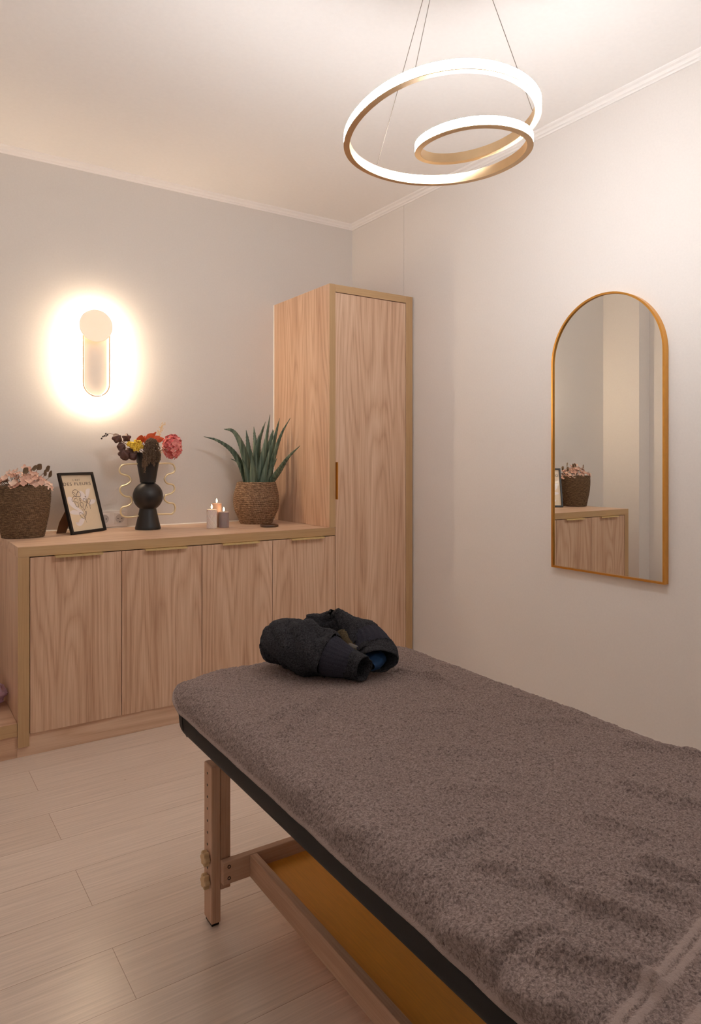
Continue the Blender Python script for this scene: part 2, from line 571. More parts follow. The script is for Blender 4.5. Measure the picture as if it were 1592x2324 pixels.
out = np.stack([T[:, 1], -T[:, 0], np.zeros(len(T))], 1)
# orient outwards for the big loop: away from the centre at its start
if (path[0] - np.array(pc)) @ out[0] < 0:
    out = -out
def ribbon(o0, o1, z0, z1):
    b = MB()
    n = len(path)
    up = np.array([0, 0, 1.0])
    pr = [(o0, z0), (o1, z0), (o1, z1), (o0, z1)]
    v = []
    for i in range(n):
        for a, z in pr:
            v.append(tuple(path[i] + out[i] * a + up * z - np.array(pc)))
    f = []
    for i in range(n):
        j = (i + 1) % n
        for k in range(4):
            k2 = (k + 1) % 4
            f.append((i * 4 + k, i * 4 + k2, j * 4 + k2, j * 4 + k))
    b.add(v, f)
    return b
ch = ribbon(-.006, .0052, -.0135, .0135)
for lip in (ribbon(.0052, .0108, -.0135, -.0112), ribbon(.0052, .0083, .0122, .0135)):  # upper lip added, its width set to hold back uplight on the ceiling
    ch.add(lip.v, lip.f)
ch.build('channel', M_channel, pend)
ribbon(.0054, .0104, -.0110, .0120).build('diffuser', M_pled, pend)
can = np.array((-1.244, -2.300, ZC))
M_cable = plain('steel_cable', (150, 138, 128), rough=0.4, metal=0.6)
def near(px, py):
    return path[int(np.argmin((path[:, 0] - px) ** 2 + (path[:, 1] - py) ** 2))]
for (px, py) in ((-1.20, -1.90), (-.985, -2.35), (-1.407, -2.345)):
    e = near(px, py)
    b = MB(); b.tube([tuple(can + np.array([0, 0, -.02]) - np.array(pc)), tuple(e + np.array([0, 0, .0125]) - np.array(pc))], .0009, 6)
    b.build('cable', M_cable, pend)
b = MB(); b.lathe([(.0, -.03), (.055, -.03), (.06, -.027), (.06, -.0005), (.0, -.0005)], 48, tuple(can - np.array(pc)), caps=False)
b.build('canopy', M_channel, pend)

# ------------------------------------------------------------------ arched mirror
mir = thing('wall_mirror', 'tall arched mirror in a thin gold frame on the right wall', 'mirror', (0, -1.8575, 1.29))
mz0, mr = .716 - 1.29, .2655
zc_ = 1.86 - 1.29 - mr
def arch(r, z0, n=48):
    o = [(-r, z0), (r, z0)]
    o += [(r * math.cos(t), zc_ + r * math.sin(t)) for t in np.linspace(0, math.pi, n)]
    return o
def arch_band(name, r_o, r_i, zo, zi, x0, x1, mat):
    a, c = arch(r_o, zo), arch(r_i, zi)
    n = len(a)
    v = [(x0, y, z) for y, z in a] + [(x0, y, z) for y, z in c] + [(x1, y, z) for y, z in a] + [(x1, y, z) for y, z in c]
    f = []
    for i in range(n):
        j = (i + 1) % n
        f += [(i, j, n + j, n + i), (2 * n + i, 3 * n + i, 3 * n + j, 2 * n + j), (i, 2 * n + i, 2 * n + j, j), (n + i, n + j, 3 * n + j, 3 * n + i)]
    return mesh_obj(name, v, f, mat, mir)
arch_band('frame', mr, mr - .008, mz0, mz0 + .008, -.027, -.0008, M_gold)
m, nt, bs = new_mat('mirror_glass')
bs.inputs['Base Color'].default_value = (.86, .87, .85, 1)
bs.inputs['Metallic'].default_value = 1
bs.inputs['Roughness'].default_value = 0.0
M_mirror = m
b = MB(); b.prism(arch(mr - .0085, mz0 + .0085), 'x', -.020, -.002)
b.build('glass', M_mirror, mir)

# ------------------------------------------------------------------ double wall socket
M_sock = plain('socket_white_plastic', (236, 230, 226), rough=0.35, var=0.01)
M_hole = plain('socket_hole', (40, 36, 34), rough=0.7)
sx0, sx1, sz0, sz1 = -1.560, -1.404, .843, .926
sk = thing('wall_socket', 'white double wall socket behind the picture frame', 'socket', ((sx0 + sx1) / 2, 0, (sz0 + sz1) / 2))
w2, h2 = (sx1 - sx0) / 2, (sz1 - sz0) / 2
b = MB(); b.box(-w2, w2, -.009, -.0008, -h2, h2); b.build('faceplate', M_sock, sk, bevel=.0015)
for cx in (-w2 / 2, w2 / 2):
    b = MB(); b.box(cx - .028, cx + .028, -.0115, -.0088, -.028, .028)
    ins = b.build('outlet', M_sock, sk, bevel=.0012)
    b = MB()
    b.lathe([(.0215, 0), (.0225, .0015), (.0195, .0015), (.0190, -.0002), (.0, -.0002)], 40, caps=False)
    q = b.build('well', plain('socket_well', (205, 199, 196), rough=.4), ins); q.rotation_euler = (math.radians(90), 0, 0); q.location = (cx, -.01195, 0)
    b = MB()
    for dx, dz in ((-.0095, 0), (.0095, 0), (0, -.017)):
        b.lathe([(.0026, 0), (.0026, .0012)], 14, (dx, dz, 0))
    q = b.build('pin_hole', M_hole, ins); q.rotation_euler = (math.radians(90), 0, 0); q.location = (cx, -.0118, 0)

# ------------------------------------------------------------------ baskets
def basket_material(name, a, b_, c):
    m, nt, bs = new_mat(name)
    tc = N(nt, 'ShaderNodeTexCoord')
    mp = N(nt, 'ShaderNodeMapping'); mp.inputs['Scale'].default_value = (60, 60, 240)
    nt.links.new(tc.outputs['Object'], mp.inputs['Vector'])
    n1 = N(nt, 'ShaderNodeTexNoise'); n1.inputs['Scale'].default_value = 1.0; n1.inputs['Detail'].default_value = 4; n1.inputs['Roughness'].default_value = .7
    nt.links.new(mp.outputs[0], n1.inputs['Vector'])
    r = ramp(nt, [(.3, lin(a)), (.5, lin(b_)), (.72, lin(c))])
    nt.links.new(n1.outputs['Fac'], r.inputs['Fac'])
    nt.links.new(r.outputs['Color'], bs.inputs['Base Color'])
    bs.inputs['Roughness'].default_value = .8
    bp = N(nt, 'ShaderNodeBump'); bp.inputs['Strength'].default_value = .6; bp.inputs['Distance'].default_value = .003
    nt.links.new(n1.outputs['Fac'], bp.inputs['Height']); nt.links.new(bp.outputs['Normal'], bs.inputs['Normal'])
    return m
def rope_basket(parent, prof, rows, strands, amp, tw, mat, seed, seg=300, per=8):
    """coiled rope basket: rows of rope, the rope's twist running round"""
    hh = np.array([p[1] for p in prof]); rr = np.array([p[0] for p in prof])
    H = hh[-1]
    n = rows * per
    z = np.linspace(0, H, n + 1)
    th = np.linspace(0, 2 * math.pi, seg, endpoint=False)
    Z, TH_ = np.meshgrid(z, th, indexing='ij')
    rows_f = Z / H * rows + TH_ / (2 * math.pi) + .12 * vnoise(TH_ * 3, Z * 60, seed)
    fr = rows_f - np.floor(rows_f)
    row = np.floor(rows_f)
    coil = np.sqrt(np.clip(1 - (2 * fr - 1) ** 2, 0, 1))
    twist = np.sin(TH_ * strands + fr * 2.4 + row * 1.7 + 2 * vnoise(TH_ * 8, row * 1.3, seed + 1))
    # smooth spline profile
    R = np.interp(Z, hh, rr)
    k = 9
    R = R + amp * coil + tw * coil * twist + .0012 * vnoise(TH_ * 40, Z * 400, seed + 2)
    X, Y = R * np.cos(TH_), R * np.sin(TH_)
    v = np.stack([X, Y, Z], -1).reshape(-1, 3).tolist()
    f = [(i * seg + j, i * seg + (j + 1) % seg, (i + 1) * seg + (j + 1) % seg, (i + 1) * seg + j) for i in range(n) for j in range(seg)]
    # rim and inside wall
    base = len(v)
    ri = rr[-1]
    for (r, zz) in ((ri - .004, H + .001), (ri - .008, H - .004), (ri - .010, H * .55)):
        v += [(r * math.cos(t), r * math.sin(t), zz) for t in th]
    prev = n * seg
    for q in range(3):
        cur = base + q * seg
        f += [(prev + j, prev + (j + 1) % seg, cur + (j + 1) % seg, cur + j) for j in range(seg)]
        prev = cur
    f.append(tuple(range(seg))[::-1])
    f.append(tuple(base + 2 * seg + j for j in range(seg)))
    o = mesh_obj('basket', v, f, mat, parent, smooth=True)
    return o
def smooth_prof(pts, n=10):
    return [tuple(p) for p in catmull(pts, n)]

M_rope = basket_material('seagrass_rope', (76, 56, 40), (130, 101, 76), (188, 158, 126))
M_rope_d = basket_material('dark_seagrass_rope', (58, 42, 28), (104, 80, 56), (150, 122, 92))
M_soil = plain('planter_fill', (40, 30, 22), rough=.95)

# agave
ag = thing('potted_agave', 'spiky green agave in a round seagrass basket beside the tall cabinet', 'potted plant', (-.750, -.170, CT + .0005))
rope_basket(ag, smooth_prof([(.083, 0), (.098, .035), (.116, .08), (.1215, .125), (.116, .17), (.104, .215), (.101, .226)]), 22, 62, .0038, .0009, M_rope, 3)
b = MB(); b.lathe([(.0, .195), (.094, .195)], 40, caps=False); b.build('planter_fill', M_soil, ag)
LV = [[(-0.049, 0.02, 0.226), (-0.085, 0.02, 0.324), (-0.138, 0.02, 0.399), (-0.218, 0.02, 0.449), (-0.296, 0.02, 0.469)], [(-0.051, -0.02, 0.227), (-0.063, -0.022, 0.318), (-0.1, -0.025, 0.426), (-0.147, -0.027, 0.497), (-0.204, -0.03, 0.509)], [(-0.007, 0.02, 0.225), (-0.03, 0.023, 0.318), (-0.037, 0.026, 0.427), (-0.047, 0.03, 0.51)], [(-0.065, 0.0, 0.226), (-0.096, -0.003, 0.308), (-0.115, -0.006, 0.335), (-0.156, -0.01, 0.352)], [(0.01, 0.03, 0.224), (0.02, 0.027, 0.373), (0.031, 0.024, 0.456), (0.066, 0.02, 0.559)], [(0.022, 0.03, 0.224), (0.02, 0.039, 0.373), (0.016, 0.049, 0.456), (0.014, 0.06, 0.531)], [(0.004, -0.03, 0.226), (0.022, -0.03, 0.34), (0.047, -0.03, 0.466), (0.068, -0.03, 0.596)], [(0.046, -0.02, 0.225), (0.069, -0.023, 0.34), (0.098, -0.026, 0.456), (0.128, -0.03, 0.578)], [(0.073, 0.01, 0.224), (0.09, 0.007, 0.34), (0.095, 0.004, 0.467), (0.108, 0.0, 0.512)], [(0.061, -0.02, 0.225), (0.085, -0.05, 0.373), (0.11, -0.084, 0.487), (0.146, -0.12, 0.576)], [(0.045, -0.04, 0.225), (0.065, -0.054, 0.296), (0.09, -0.07, 0.356)], [(0.073, -0.05, 0.228), (0.086, -0.107, 0.291), (0.105, -0.172, 0.361), (0.139, -0.24, 0.422)], [(-0.046, -0.06, 0.228), (-0.054, -0.065, 0.319), (-0.066, -0.07, 0.404)], [(-0.008, -0.03, 0.226), (-0.008, -0.025, 0.318), (-0.016, -0.02, 0.427)], [(0.012, -0.05, 0.226), (0.034, -0.055, 0.318), (0.059, -0.06, 0.432)], [(-0.065, -0.05, 0.228), (-0.082, -0.05, 0.292), (-0.106, -0.05, 0.351)], [(-0.01, 0.04, 0.224), (0.003, 0.04, 0.34), (0.033, 0.04, 0.484)], [(0.046, 0.03, 0.224), (0.069, 0.025, 0.362), (0.113, 0.02, 0.518)]]
LWID = [.014, .023, .020, .009, .022, .017, .018, .023, .019, .0115, .016, .013, .018, .020, .015, .015, .015, .017]
def leaf_material():
    m, nt, bs = new_mat('agave_leaf')
    tc = N(nt, 'ShaderNodeTexCoord')
    mp = N(nt, 'ShaderNodeMapping'); mp.inputs['Scale'].default_value = (90, 90, 6)
    nt.links.new(tc.outputs['Object'], mp.inputs['Vector'])
    n1 = N(nt, 'ShaderNodeTexNoise'); n1.inputs['Scale'].default_value = 1.0; n1.inputs['Detail'].default_value = 3
    nt.links.new(mp.outputs[0], n1.inputs['Vector'])
    r = ramp(nt, [(.3, lin((52, 70, 58))), (.55, lin((92, 110, 92))), (.8, lin((142, 154, 132)))])
    nt.links.new(n1.outputs['Fac'], r.inputs['Fac']); nt.links.new(r.outputs['Color'], bs.inputs['Base Color'])
    bs.inputs['Roughness'].default_value = .5
    return m
M_leaf = leaf_material()
for li, (pts, wd) in enumerate(zip(LV, LWID)):
    P3 = list(pts)
    x0, y0, z0 = P3[0]
    rr_ = math.hypot(x0, y0)
    if rr_ > .085:
        P3[0] = (x0 * .085 / rr_, y0 * .085 / rr_, z0)
    P3 = [(P3[0][0], P3[0][1], .19)] + P3
    C_ = catmull(P3, 10)
    n = len(C_)
    T = np.gradient(C_, axis=0); T /= np.linalg.norm(T, axis=1)[:, None]
    view = np.array([.3 * math.sin(li * 2.1), -1.0, .1])
    G = []
    ws = []
    for i in range(n):
        t = i / (n - 1)
        w = 1.22 * wd * (0.75 + .5 * math.sin(math.pi * min(1, t * 1.3)) * .6) * (1 - t ** 2.6) + .0006
        ws.append(w)
        side = np.cross(T[i], view); side /= np.linalg.norm(side)
        nor = np.cross(side, T[i])
        tooth = .0016 * (1 if i % 2 else 0) * (w > .004)
        row = []
        for s in (-1, -.6, 0, .6, 1):
            ww = w + (tooth if abs(s) == 1 else 0)
            row.append(C_[i] + side * s * ww + nor * (-(s * s) * .35 * w + .25 * w))
        G.append(row)
    G = np.array(G)
    b = MB(); b.grid(G)
    o = b.build('leaf', M_leaf, ag, smooth=True)
    md = o.modifiers.new('thickness', 'SOLIDIFY'); md.thickness = .0022; md.offset = 0

# dried hydrangea in the left basket
hb = thing('dried_flower_basket', 'dark seagrass basket of dried pink blossoms at the left end of the worktop', 'potted plant', (-1.926, -.205, CT + .0005))
rope_basket(hb, smooth_prof([(.086, 0), (.096, .05), (.107, .11), (.1125, .17), (.112, .215), (.110, .228)]), 30, 80, .0022, .0010, M_rope_d, 9)
b = MB(); b.lathe([(.0, .2), (.102, .2)], 40, caps=False); b.build('planter_fill', M_soil, hb)
def petal_mat(name, a, b_, sc=60):
    m, nt, bs = new_mat(name)
    oi = N(nt, 'ShaderNodeObjectInfo')
    tc = N(nt, 'ShaderNodeTexCoord')
    nz = N(nt, 'ShaderNodeTexNoise'); nz.inputs['Scale'].default_value = sc
    nt.links.new(tc.outputs['Object'], nz.inputs['Vector'])
    ad = N(nt, 'ShaderNodeMath', operation='ADD'); ad.use_clamp = True
    ml = N(nt, 'ShaderNodeMath', operation='MULTIPLY'); ml.inputs[1].default_value = .7
    sb_ = N(nt, 'ShaderNodeMath', operation='SUBTRACT'); sb_.inputs[1].default_value = .2
    nt.links.new(oi.outputs['Random'], ml.inputs[0]); nt.links.new(nz.outputs['Fac'], sb_.inputs[0])
    nt.links.new(ml.outputs[0], ad.inputs[0]); nt.links.new(sb_.outputs[0], ad.inputs[1])
    r = ramp(nt, [(.1, lin(a)), (.9, lin(b_))])
    nt.links.new(ad.outputs[0], r.inputs['Fac']); nt.links.new(r.outputs['Color'], bs.inputs['Base Color'])
    bs.inputs['Roughness'].default_value = .7
    return m
def floret_verts(n_pet, rad, cup, seed):
    rg = np.random.default_rng(seed)
    b = MB()
    for k in range(n_pet):
        a0 = 2 * math.pi * k / n_pet + rg.uniform(-.2, .2)
        G = []
        for u in np.linspace(0, 1, 5):
            row = []
            hw = rad * .46 * math.sin(math.pi * (u * .82 + .12)) ** .8
            for s in (-1, 0, 1):
                r = u * rad
                x, y = r, s * hw
                z = cup * rad * u * u + abs(s) * .12 * rad + rg.uniform(-.05, .05) * rad
                row.append((x * math.cos(a0) - y * math.sin(a0), x * math.sin(a0) + y * math.cos(a0), z))
            G.append(row)
        b.grid(np.array(G))
    return b
M_dry = petal_mat('dried_pink_petal', (240, 216, 198), (212, 166, 146))
M_dry_leaf = plain('dried_leaf', (112, 92, 70), rough=.7, var=.2, vscale=40)
M_twig = plain('dry_twig', (112, 84, 60), rough=.8, var=.2)
fl_proto = floret_verts(4, .0165, .35, 1)
rg = np.random.default_rng(5)
me0 = None
stem_b = MB()
for k in range(84):
    a = rg.uniform(0, 2 * math.pi); rad = .118 * math.sqrt(rg.uniform(0, 1))
    hgt = .222 + .062 * (1 - (rad / .118) ** 2) * rg.uniform(.45, 1.1) + rg.uniform(-.004, .02)
    x, y = rad * math.cos(a), rad * math.sin(a)
    if x > .075: hgt -= .012
    if me0 is None:
        o = fl_proto.build('blossom', M_dry, hb, smooth=True); me0 = o.data
    else:
        o = bpy.data.objects.new('blossom', me0); col.objects.link(o); o.parent = hb
    o.location = (x, y, hgt)
    nrm = Vector((x * 7 + rg.uniform(-.5, .5), y * 7 - .5 + rg.uniform(-.5, .5), .8)).normalized()
    o.rotation_mode = 'QUATERNION'
    o.rotation_quaternion = nrm.to_track_quat('Z', 'Y')
    s = rg.uniform(.75, 1.2); o.scale = (s, s, s)
    stem_b.tube([(x * .5, y * .5, .2), (x, y, hgt)], .0008, 4)
for (x, y, z) in ((.030, -.03, .30), (.085, -.05, .295), (.062, .02, .30), (.105, -.02, .265), (-.01, -.07, .285), (.095, .04, .272)):
    stem_b.tube([(x * .4, y * .4, .2), (x * .8, y * .8, z - .02), (x, y, z)], .0011, 5)
    b = MB()
    L_ = .034
    G = np.array([[(u * L_, s * .016 * math.sin(math.pi * (u * .9 + .05)), .25 * u * u * L_ + abs(s) * .003) for s in (-1, 0, 1)] for u in np.linspace(0, 1, 7)])
    b.grid(G)
    o = b.build('leaf', M_dry_leaf, hb, smooth=True)
    o.location = (x, y, z); o.rotation_euler = (1.1 + rg.uniform(-.3, .3), rg.uniform(-1.2, -.2), rg.uniform(-.9, -.1))
stem_b.build('stem', M_twig, hb)

# ------------------------------------------------------------------ black vase with wavy brass handles
M_black = plain('matte_black_ceramic', (30, 28, 28), rough=.42, var=.05, vscale=60)
VX, VY = -1.349, -.170
M_vbrass = plain('pale_brass_rod', (244, 230, 190), rough=.38, metal=1.0, var=.04)
va = thing('vase', 'matte black vase of stacked shapes with wavy brass handles on the worktop', 'vase', (VX, VY, CT + .0005))
prof = [(.0, 0), (.060, 0), (.0625, .002), (.0630, .006)]
prof += [(.0630 - (.0630 - .041) * t ** .9, .006 + .094 * t) for t in np.linspace(.1, 1, 10)]
zc0, rs = .165, .0735
ang0 = math.asin((.104 - zc0) / rs)
prof += [(rs * math.cos(t), zc0 + rs * math.sin(t)) for t in np.linspace(ang0, math.asin((.231 - zc0) / rs), 22)]
prof += [(.0385, .234), (.0385, .240)]
prof += [(.0385 + (.0615 - .0385) * t, .240 + .140 * t) for t in np.linspace(.1, 1, 8)]
prof += [(.0608, .3825), (.0590, .3825), (.056, .375), (.040, .26), (.0, .255)]
b = MB(); b.lathe(prof, 72, caps=False)
vb = b.build('body', M_black, va, smooth=True)
md = vb.modifiers.new('edges', 'EDGE_SPLIT'); md.split_angle = math.radians(38)
HL = [(-0.044, 0.327), (-0.1158, 0.3241), (-0.1393, 0.3034), (-0.1334, 0.2795), (-0.098, 0.2672), (-0.0849, 0.243), (-0.1039, 0.2253), (-0.1334, 0.214), (-0.1364, 0.1902), (-0.1158, 0.1688), (-0.0861, 0.1619), (-0.0801, 0.1377), (-0.098, 0.1203), (-0.1276, 0.1124), (-0.1346, 0.0889), (-0.1217, 0.0704), (-0.092, 0.0643), (-0.042, 0.0679)]
HR = [(0.044, 0.3279), (0.1173, 0.3278), (0.1378, 0.3078), (0.1333, 0.283), (0.0983, 0.2709), (0.0844, 0.2495), (0.0983, 0.2276), (0.1301, 0.2177), (0.1365, 0.1927), (0.1173, 0.1746), (0.0888, 0.1661), (0.0844, 0.1446), (0.1046, 0.1285), (0.1333, 0.1213), (0.1397, 0.0931), (0.1237, 0.0719), (0.092, 0.0714), (0.043, 0.0722)]
for H_ in (HL, HR):
    b = MB(); b.tube(catmull([(x, 0.0, z) for x, z in H_], 6), .0042, 10)
    h = b.build('handle', M_vbrass, va, smooth=True); h['label'] = 'wavy pale brass handle'

# the bouquet: every stem stands in the vase on its own
VB = Vector((VX, VY, CT))
GRP = 'dried flowers in the black vase'
def stem_to(b, x, y, z, r=.0015):
    """a stem from inside the vase neck to a point above the rim"""
    b.tube(catmull([(x * .12, y * .12, .285), (x * .22, y * .22, .36), (x * .55, y * .55, .39 + .25 * (z - .39)), (x, y, z)], 5), r, 6)
def bq(name, label, cat):
    return thing(name, label, cat, VB, GRP)
M_pod = plain('dark_brown_pod', (92, 62, 56), rough=.55, var=.25, vscale=70)
pb = bq('dried_pod_branch', 'dark brown branch of fat lobed pods leaning left out of the black vase', 'dried flowers')
b = MB()
PS = 1.22
pods = [(-.154, -.01, .452, .024), (-.100, .02, .456, .021), (-.136, -.02, .410, .022), (-.128, -.03, .376, .026), (-.092, -.01, .386, .022), (-.082, -.02, .366, .022), (-.112, .0, .362, .02)]
for x, y, z, r in pods:
    stem_to(b, x, y, z)
b.build('stem', M_twig, pb)
rg = np.random.default_rng(3)
for x, y, z, r in pods:
    b = MB(); v, f = [], []
    n, m_ = 14, 30
    for i in range(n + 1):
        u = i / n
        rr_ = PS * r * (math.sin(math.pi * u) ** .75) * (1.0 - .25 * u)
        for k in range(m_):
            t = 2 * math.pi * k / m_
            q = rr_ * (1 + .17 * math.cos(5 * t)) * .9
            v.append((q * math.cos(t), q * math.sin(t), (u - .5) * 2.1 * r))
    for i in range(n):
        for k in range(m_):
            f.append((i * m_ + k, i * m_ + (k + 1) % m_, (i + 1) * m_ + (k + 1) % m_, (i + 1) * m_ + k))
    b.add(v, f)
    o = b.build('pod', M_pod, pb, smooth=True)
    o.location = (x, y, z)
    o.rotation_euler = (rg.uniform(-.5, .5), -.7 + rg.uniform(-.7, .7), rg.uniform(0, 3))
tw = bq('berry_twig', 'thin dark twig with tiny black berries arching far left of the bouquet', 'twig')
b = MB(); b.tube(catmull([(-.015, 0, .29), (-.05, 0, .38), (-.125, -.005, .436), (-.157, -.01, .461), (-.186, -.01, .474), (-.215, -.01, .4655), (-.229, -.01, .4494)], 6), .0011, 6)
b.build('stem', M_twig, tw)
M_berry = plain('dark_berry', (44, 34, 34), rough=.4)
for (x, z, r) in ((-.200, .468, .0045), (-.208, .473, .004), (-.213, .462, .0045), (-.221, .459, .004), (-.2275, .449, .0042), (-.205, .462, .0036)):
    b = MB(); b.lathe([(r * math.sin(t), -r * math.cos(t)) for t in np.linspace(0, math.pi, 9)], 12, caps=False)
    o = b.build('berry', M_berry, tw, smooth=True); o.location = (x, -.01, z)

def cluster(name, parent, mat, centre, radii, n, size, seed, cone=False):
    """a head of many tiny blobs, one mesh"""
    rg = np.random.default_rng(seed)
    b = MB()
    for _ in range(n):
        d = rg.normal(size=3); d /= np.linalg.norm(d)
        q = np.array(centre) + d * np.array(radii) * rg.uniform(.55, 1.0)
        r = size * rg.uniform(.6, 1.2)
        b.lathe([(r * math.sin(t), -r * math.cos(t)) for t in np.linspace(0.01, math.pi - .01, 6)], 8, tuple(q), caps=False)
    return b.build(name, mat, parent, smooth=True)
ye = bq('yellow_flower', 'bright yellow feathery flower at the left front of the bouquet', 'flower')
M_yel = plain('yellow_blossom', (240, 204, 74), rough=.7, var=.2, vscale=120)
b = MB(); stem_to(b, -.07, -.04, .40); b.build('stem', M_twig, ye)
for (x, z, rx) in ((-.100, .422, .018), (-.066, .433, .02), (-.072, .405, .024), (-.056, .413, .02), (-.085, .413, .018)):
    cluster('flower_head', ye, M_yel, (x, -.045, z), (rx, .018, rx * .75), 60, .0042, int(abs(x) * 1e4))
M_oleaf = plain('orange_leaf', (206, 84, 36), rough=.55, var=.22, vscale=60)
ol = bq('orange_leaf_sprig', 'orange red leaves standing up in the middle of the bouquet', 'dried leaves')
b = MB(); stem_to(b, -.03, -.01, .43); stem_to(b, .02, -.01, .44); b.build('stem', M_twig, ol)
for (x, z, L_, w_, rx, ry, rz) in ((-.052, .418, .052, .022, 1.25, .05, .2), (-.018, .440, .05, .020, 1.0, .75, -.3), (.010, .436, .052, .018, .8, 1.0, .1), (.028, .442, .045, .015, .9, 1.3, .1), (-.020, .425, .045, .02, .6, .3, .6), (.0, .445, .05, .008, 1.3, .55, 0)):
    b = MB()
    G = np.array([[(s * w_ * math.sin(math.pi * (u * .93 + .03)) ** .9, -.2 * u * u * L_ + abs(s) * .004, u * L_) for s in (-1, -.5, 0, .5, 1)] for u in np.linspace(0, 1, 9)])
    b.grid(G)
    o = b.build('leaf', M_oleaf, ol, smooth=True)
    o.location = (x, -.035, z); o.rotation_euler = (rx - 1.1, ry, rz)
am = bq('hanging_amaranth', 'dark brown tassel flower hanging down over the front of the black vase', 'dried flowers')
M_am = plain('dark_brown_tassel', (112, 90, 72), rough=.85, var=.4, vscale=300)
b = MB(); b.tube(catmull([(0, -.02, .30), (0, -.045, .40), (-.002, -.058, .44)], 6), .002, 6); b.build('stem', M_twig, am)
rg = np.random.default_rng(21)
for k in range(22):
    # strands fan out from the stem's tip and hang to different lengths, most of them to the lower left
    t = k / 21
    xe = -.052 + .082 * t + rg.uniform(-.006, .006)
    ze = (.285 + .05 * abs(t - .15) + rg.uniform(-.006, .045)) if t < .35 else (.305 + rg.uniform(0, .06))
    yo = rg.uniform(-.012, .012)
    C_ = catmull([(-.002, -.052, .436), (xe * .35, -.066 + yo * .4, .447 - .008 * abs(t - .5)), (xe * .72, -.078 + yo, .415), (xe * .92, -.081 + yo, (ze + .40) / 2), (xe, -.078 + yo, ze)], 9)
    n = len(C_)
    b = MB()
    for i, p in enumerate(C_):
        u = i / (n - 1)
        rad = .0062 * (0.5 + .7 * math.sin(math.pi * min(1, u * .85 + .1)))
        for _ in range(6):
            d = rg.normal(size=3); d /= np.linalg.norm(d)
            r = .0026 * rg.uniform(.6, 1.15)
            b.lathe([(r * math.sin(q), -r * math.cos(q)) for q in np.linspace(.01, math.pi - .01, 5)], 6, tuple(p + d * rad), caps=False)
    b.build('tassel', M_am, am, smooth=True)
gr = bq('dried_grass_sprig', 'pale straw coloured grass plume rising behind the pink flower head', 'dried grass')
M_straw = plain('pale_straw', (226, 200, 156), rough=.8, var=.12)
b = MB()
C_ = catmull([(.01, 0, .29), (.03, .01, .38), (.046, .01, .42), (.060, .01, .475), (.0835, .01, .5275)], 8)
b.tube(C_, .0008, 5)
b.build('stem', M_straw, gr)
b = MB()
for i in range(14, len(C_)):
    p = C_[i]
    for k in range(5):
        d = rg.normal(size=3); d[2] = abs(d[2]) * .8 + .2; d /= np.linalg.norm(d)
        L_ = .022 * rg.uniform(.5, 1) * (1.25 - i / len(C_) * .7)
        e = p + d * L_
        b.tube([tuple(p), tuple(e)], .0004, 4)
        r = .0019
        b.lathe([(r * math.sin(q), -r * 1.6 * math.cos(q)) for q in np.linspace(.01, math.pi - .01, 5)], 6, tuple(e), caps=False)
for _ in range(46):
    q = np.array([.045, -.02, .40]) + rg.normal(size=3) * np.array([.014, .012, .02])
    d = rg.normal(size=3); d /= np.linalg.norm(d)
    b.tube([tuple(q), tuple(q + d * .014)], .0006, 4)
    r = .0022
    b.lathe([(r * math.sin(t), -r * math.cos(t)) for t in np.linspace(.01, math.pi - .01, 5)], 6, tuple(q + d * .014), caps=False)
b.build('plume', M_straw, gr)
hy = bq('pink_hydrangea', 'round coral pink flower head at the right of the bouquet', 'flower')
M_hyd = petal_mat('pink_petal', (244, 170, 160), (212, 102, 104))
b = MB(); stem_to(b, .105, -.01, .40, .002); b.build('stem', M_twig, hy)
pf = floret_verts(4, .0135, .3, 4)
me0 = None
for k in range(78):
    i = k + .5
    ph = math.acos(1 - 2 * i / 78); t = math.pi * (1 + 5 ** .5) * i
    d = Vector((math.cos(t) * math.sin(ph), math.sin(t) * math.sin(ph), math.cos(ph)))
    if me0 is None:
        o = pf.build('floret', M_hyd, hy, smooth=True); me0 = o.data
    else:
        o = bpy.data.objects.new('floret', me0); col.objects.link(o); o.parent = hy
    o.location = (.119 + d.x * .044 * rg.uniform(.85, 1.05), -.015 + d.y * .044, .414 + d.z * .058 * rg.uniform(.9, 1.05))
    o.rotation_mode = 'QUATERNION'
    dd = (d + Vector(rg.normal(size=3) * .25)).normalized()
    o.rotation_quaternion = dd.to_track_quat('Z', 'Y')
    s = rg.uniform(.85, 1.2); o.scale = (s, s, s)

# ------------------------------------------------------------------ leaning picture frame
PT_ = math.radians(16.2)
FW, FH, FT, FB = .232, .294, .014, .0115
pfm = thing('picture_frame', 'black framed flower print leaning back on its stand beside the basket', 'picture frame', (-1.7265, -.2655, CT + .0005 + FT * math.sin(PT_)))
pfm.rotation_euler = (-PT_, 0, math.atan2(.590, .807))
M_frame = plain('black_frame', (26, 22, 20), rough=.4)
M_paper = plain('print_paper', (232, 214, 186), rough=.35, coat=.3, var=.01)
M_white = plain('print_white', (240, 232, 230), rough=.35, coat=.3)
M_ink = plain('print_ink', (86, 70, 66), rough=.4)
M_board = plain('brown_hardboard', (120, 84, 56), rough=.7, var=.08)
b = MB()
b.prism([(0, 0), (FW, 0), (FW - FB, FB), (FB, FB)], 'y', 0, FT); b.prism([(0, FH), (FB, FH - FB), (FW - FB, FH - FB), (FW, FH)], 'y', 0, FT)
b.prism([(0, 0), (FB, FB), (FB, FH - FB), (0, FH)], 'y', 0, FT); b.prism([(FW, 0), (FW, FH), (FW - FB, FH - FB), (FW - FB, FB)], 'y', 0, FT)
b.build('frame', M_frame, pfm, bevel=.0006)
b = MB(); b.box(FB - .001, FW - FB + .001, FT - .004, FT - .001, FB - .001, FH - FB + .001); b.build('back_board', M_board, pfm)
IW, IH = FW - 2 * FB, FH - 2 * FB
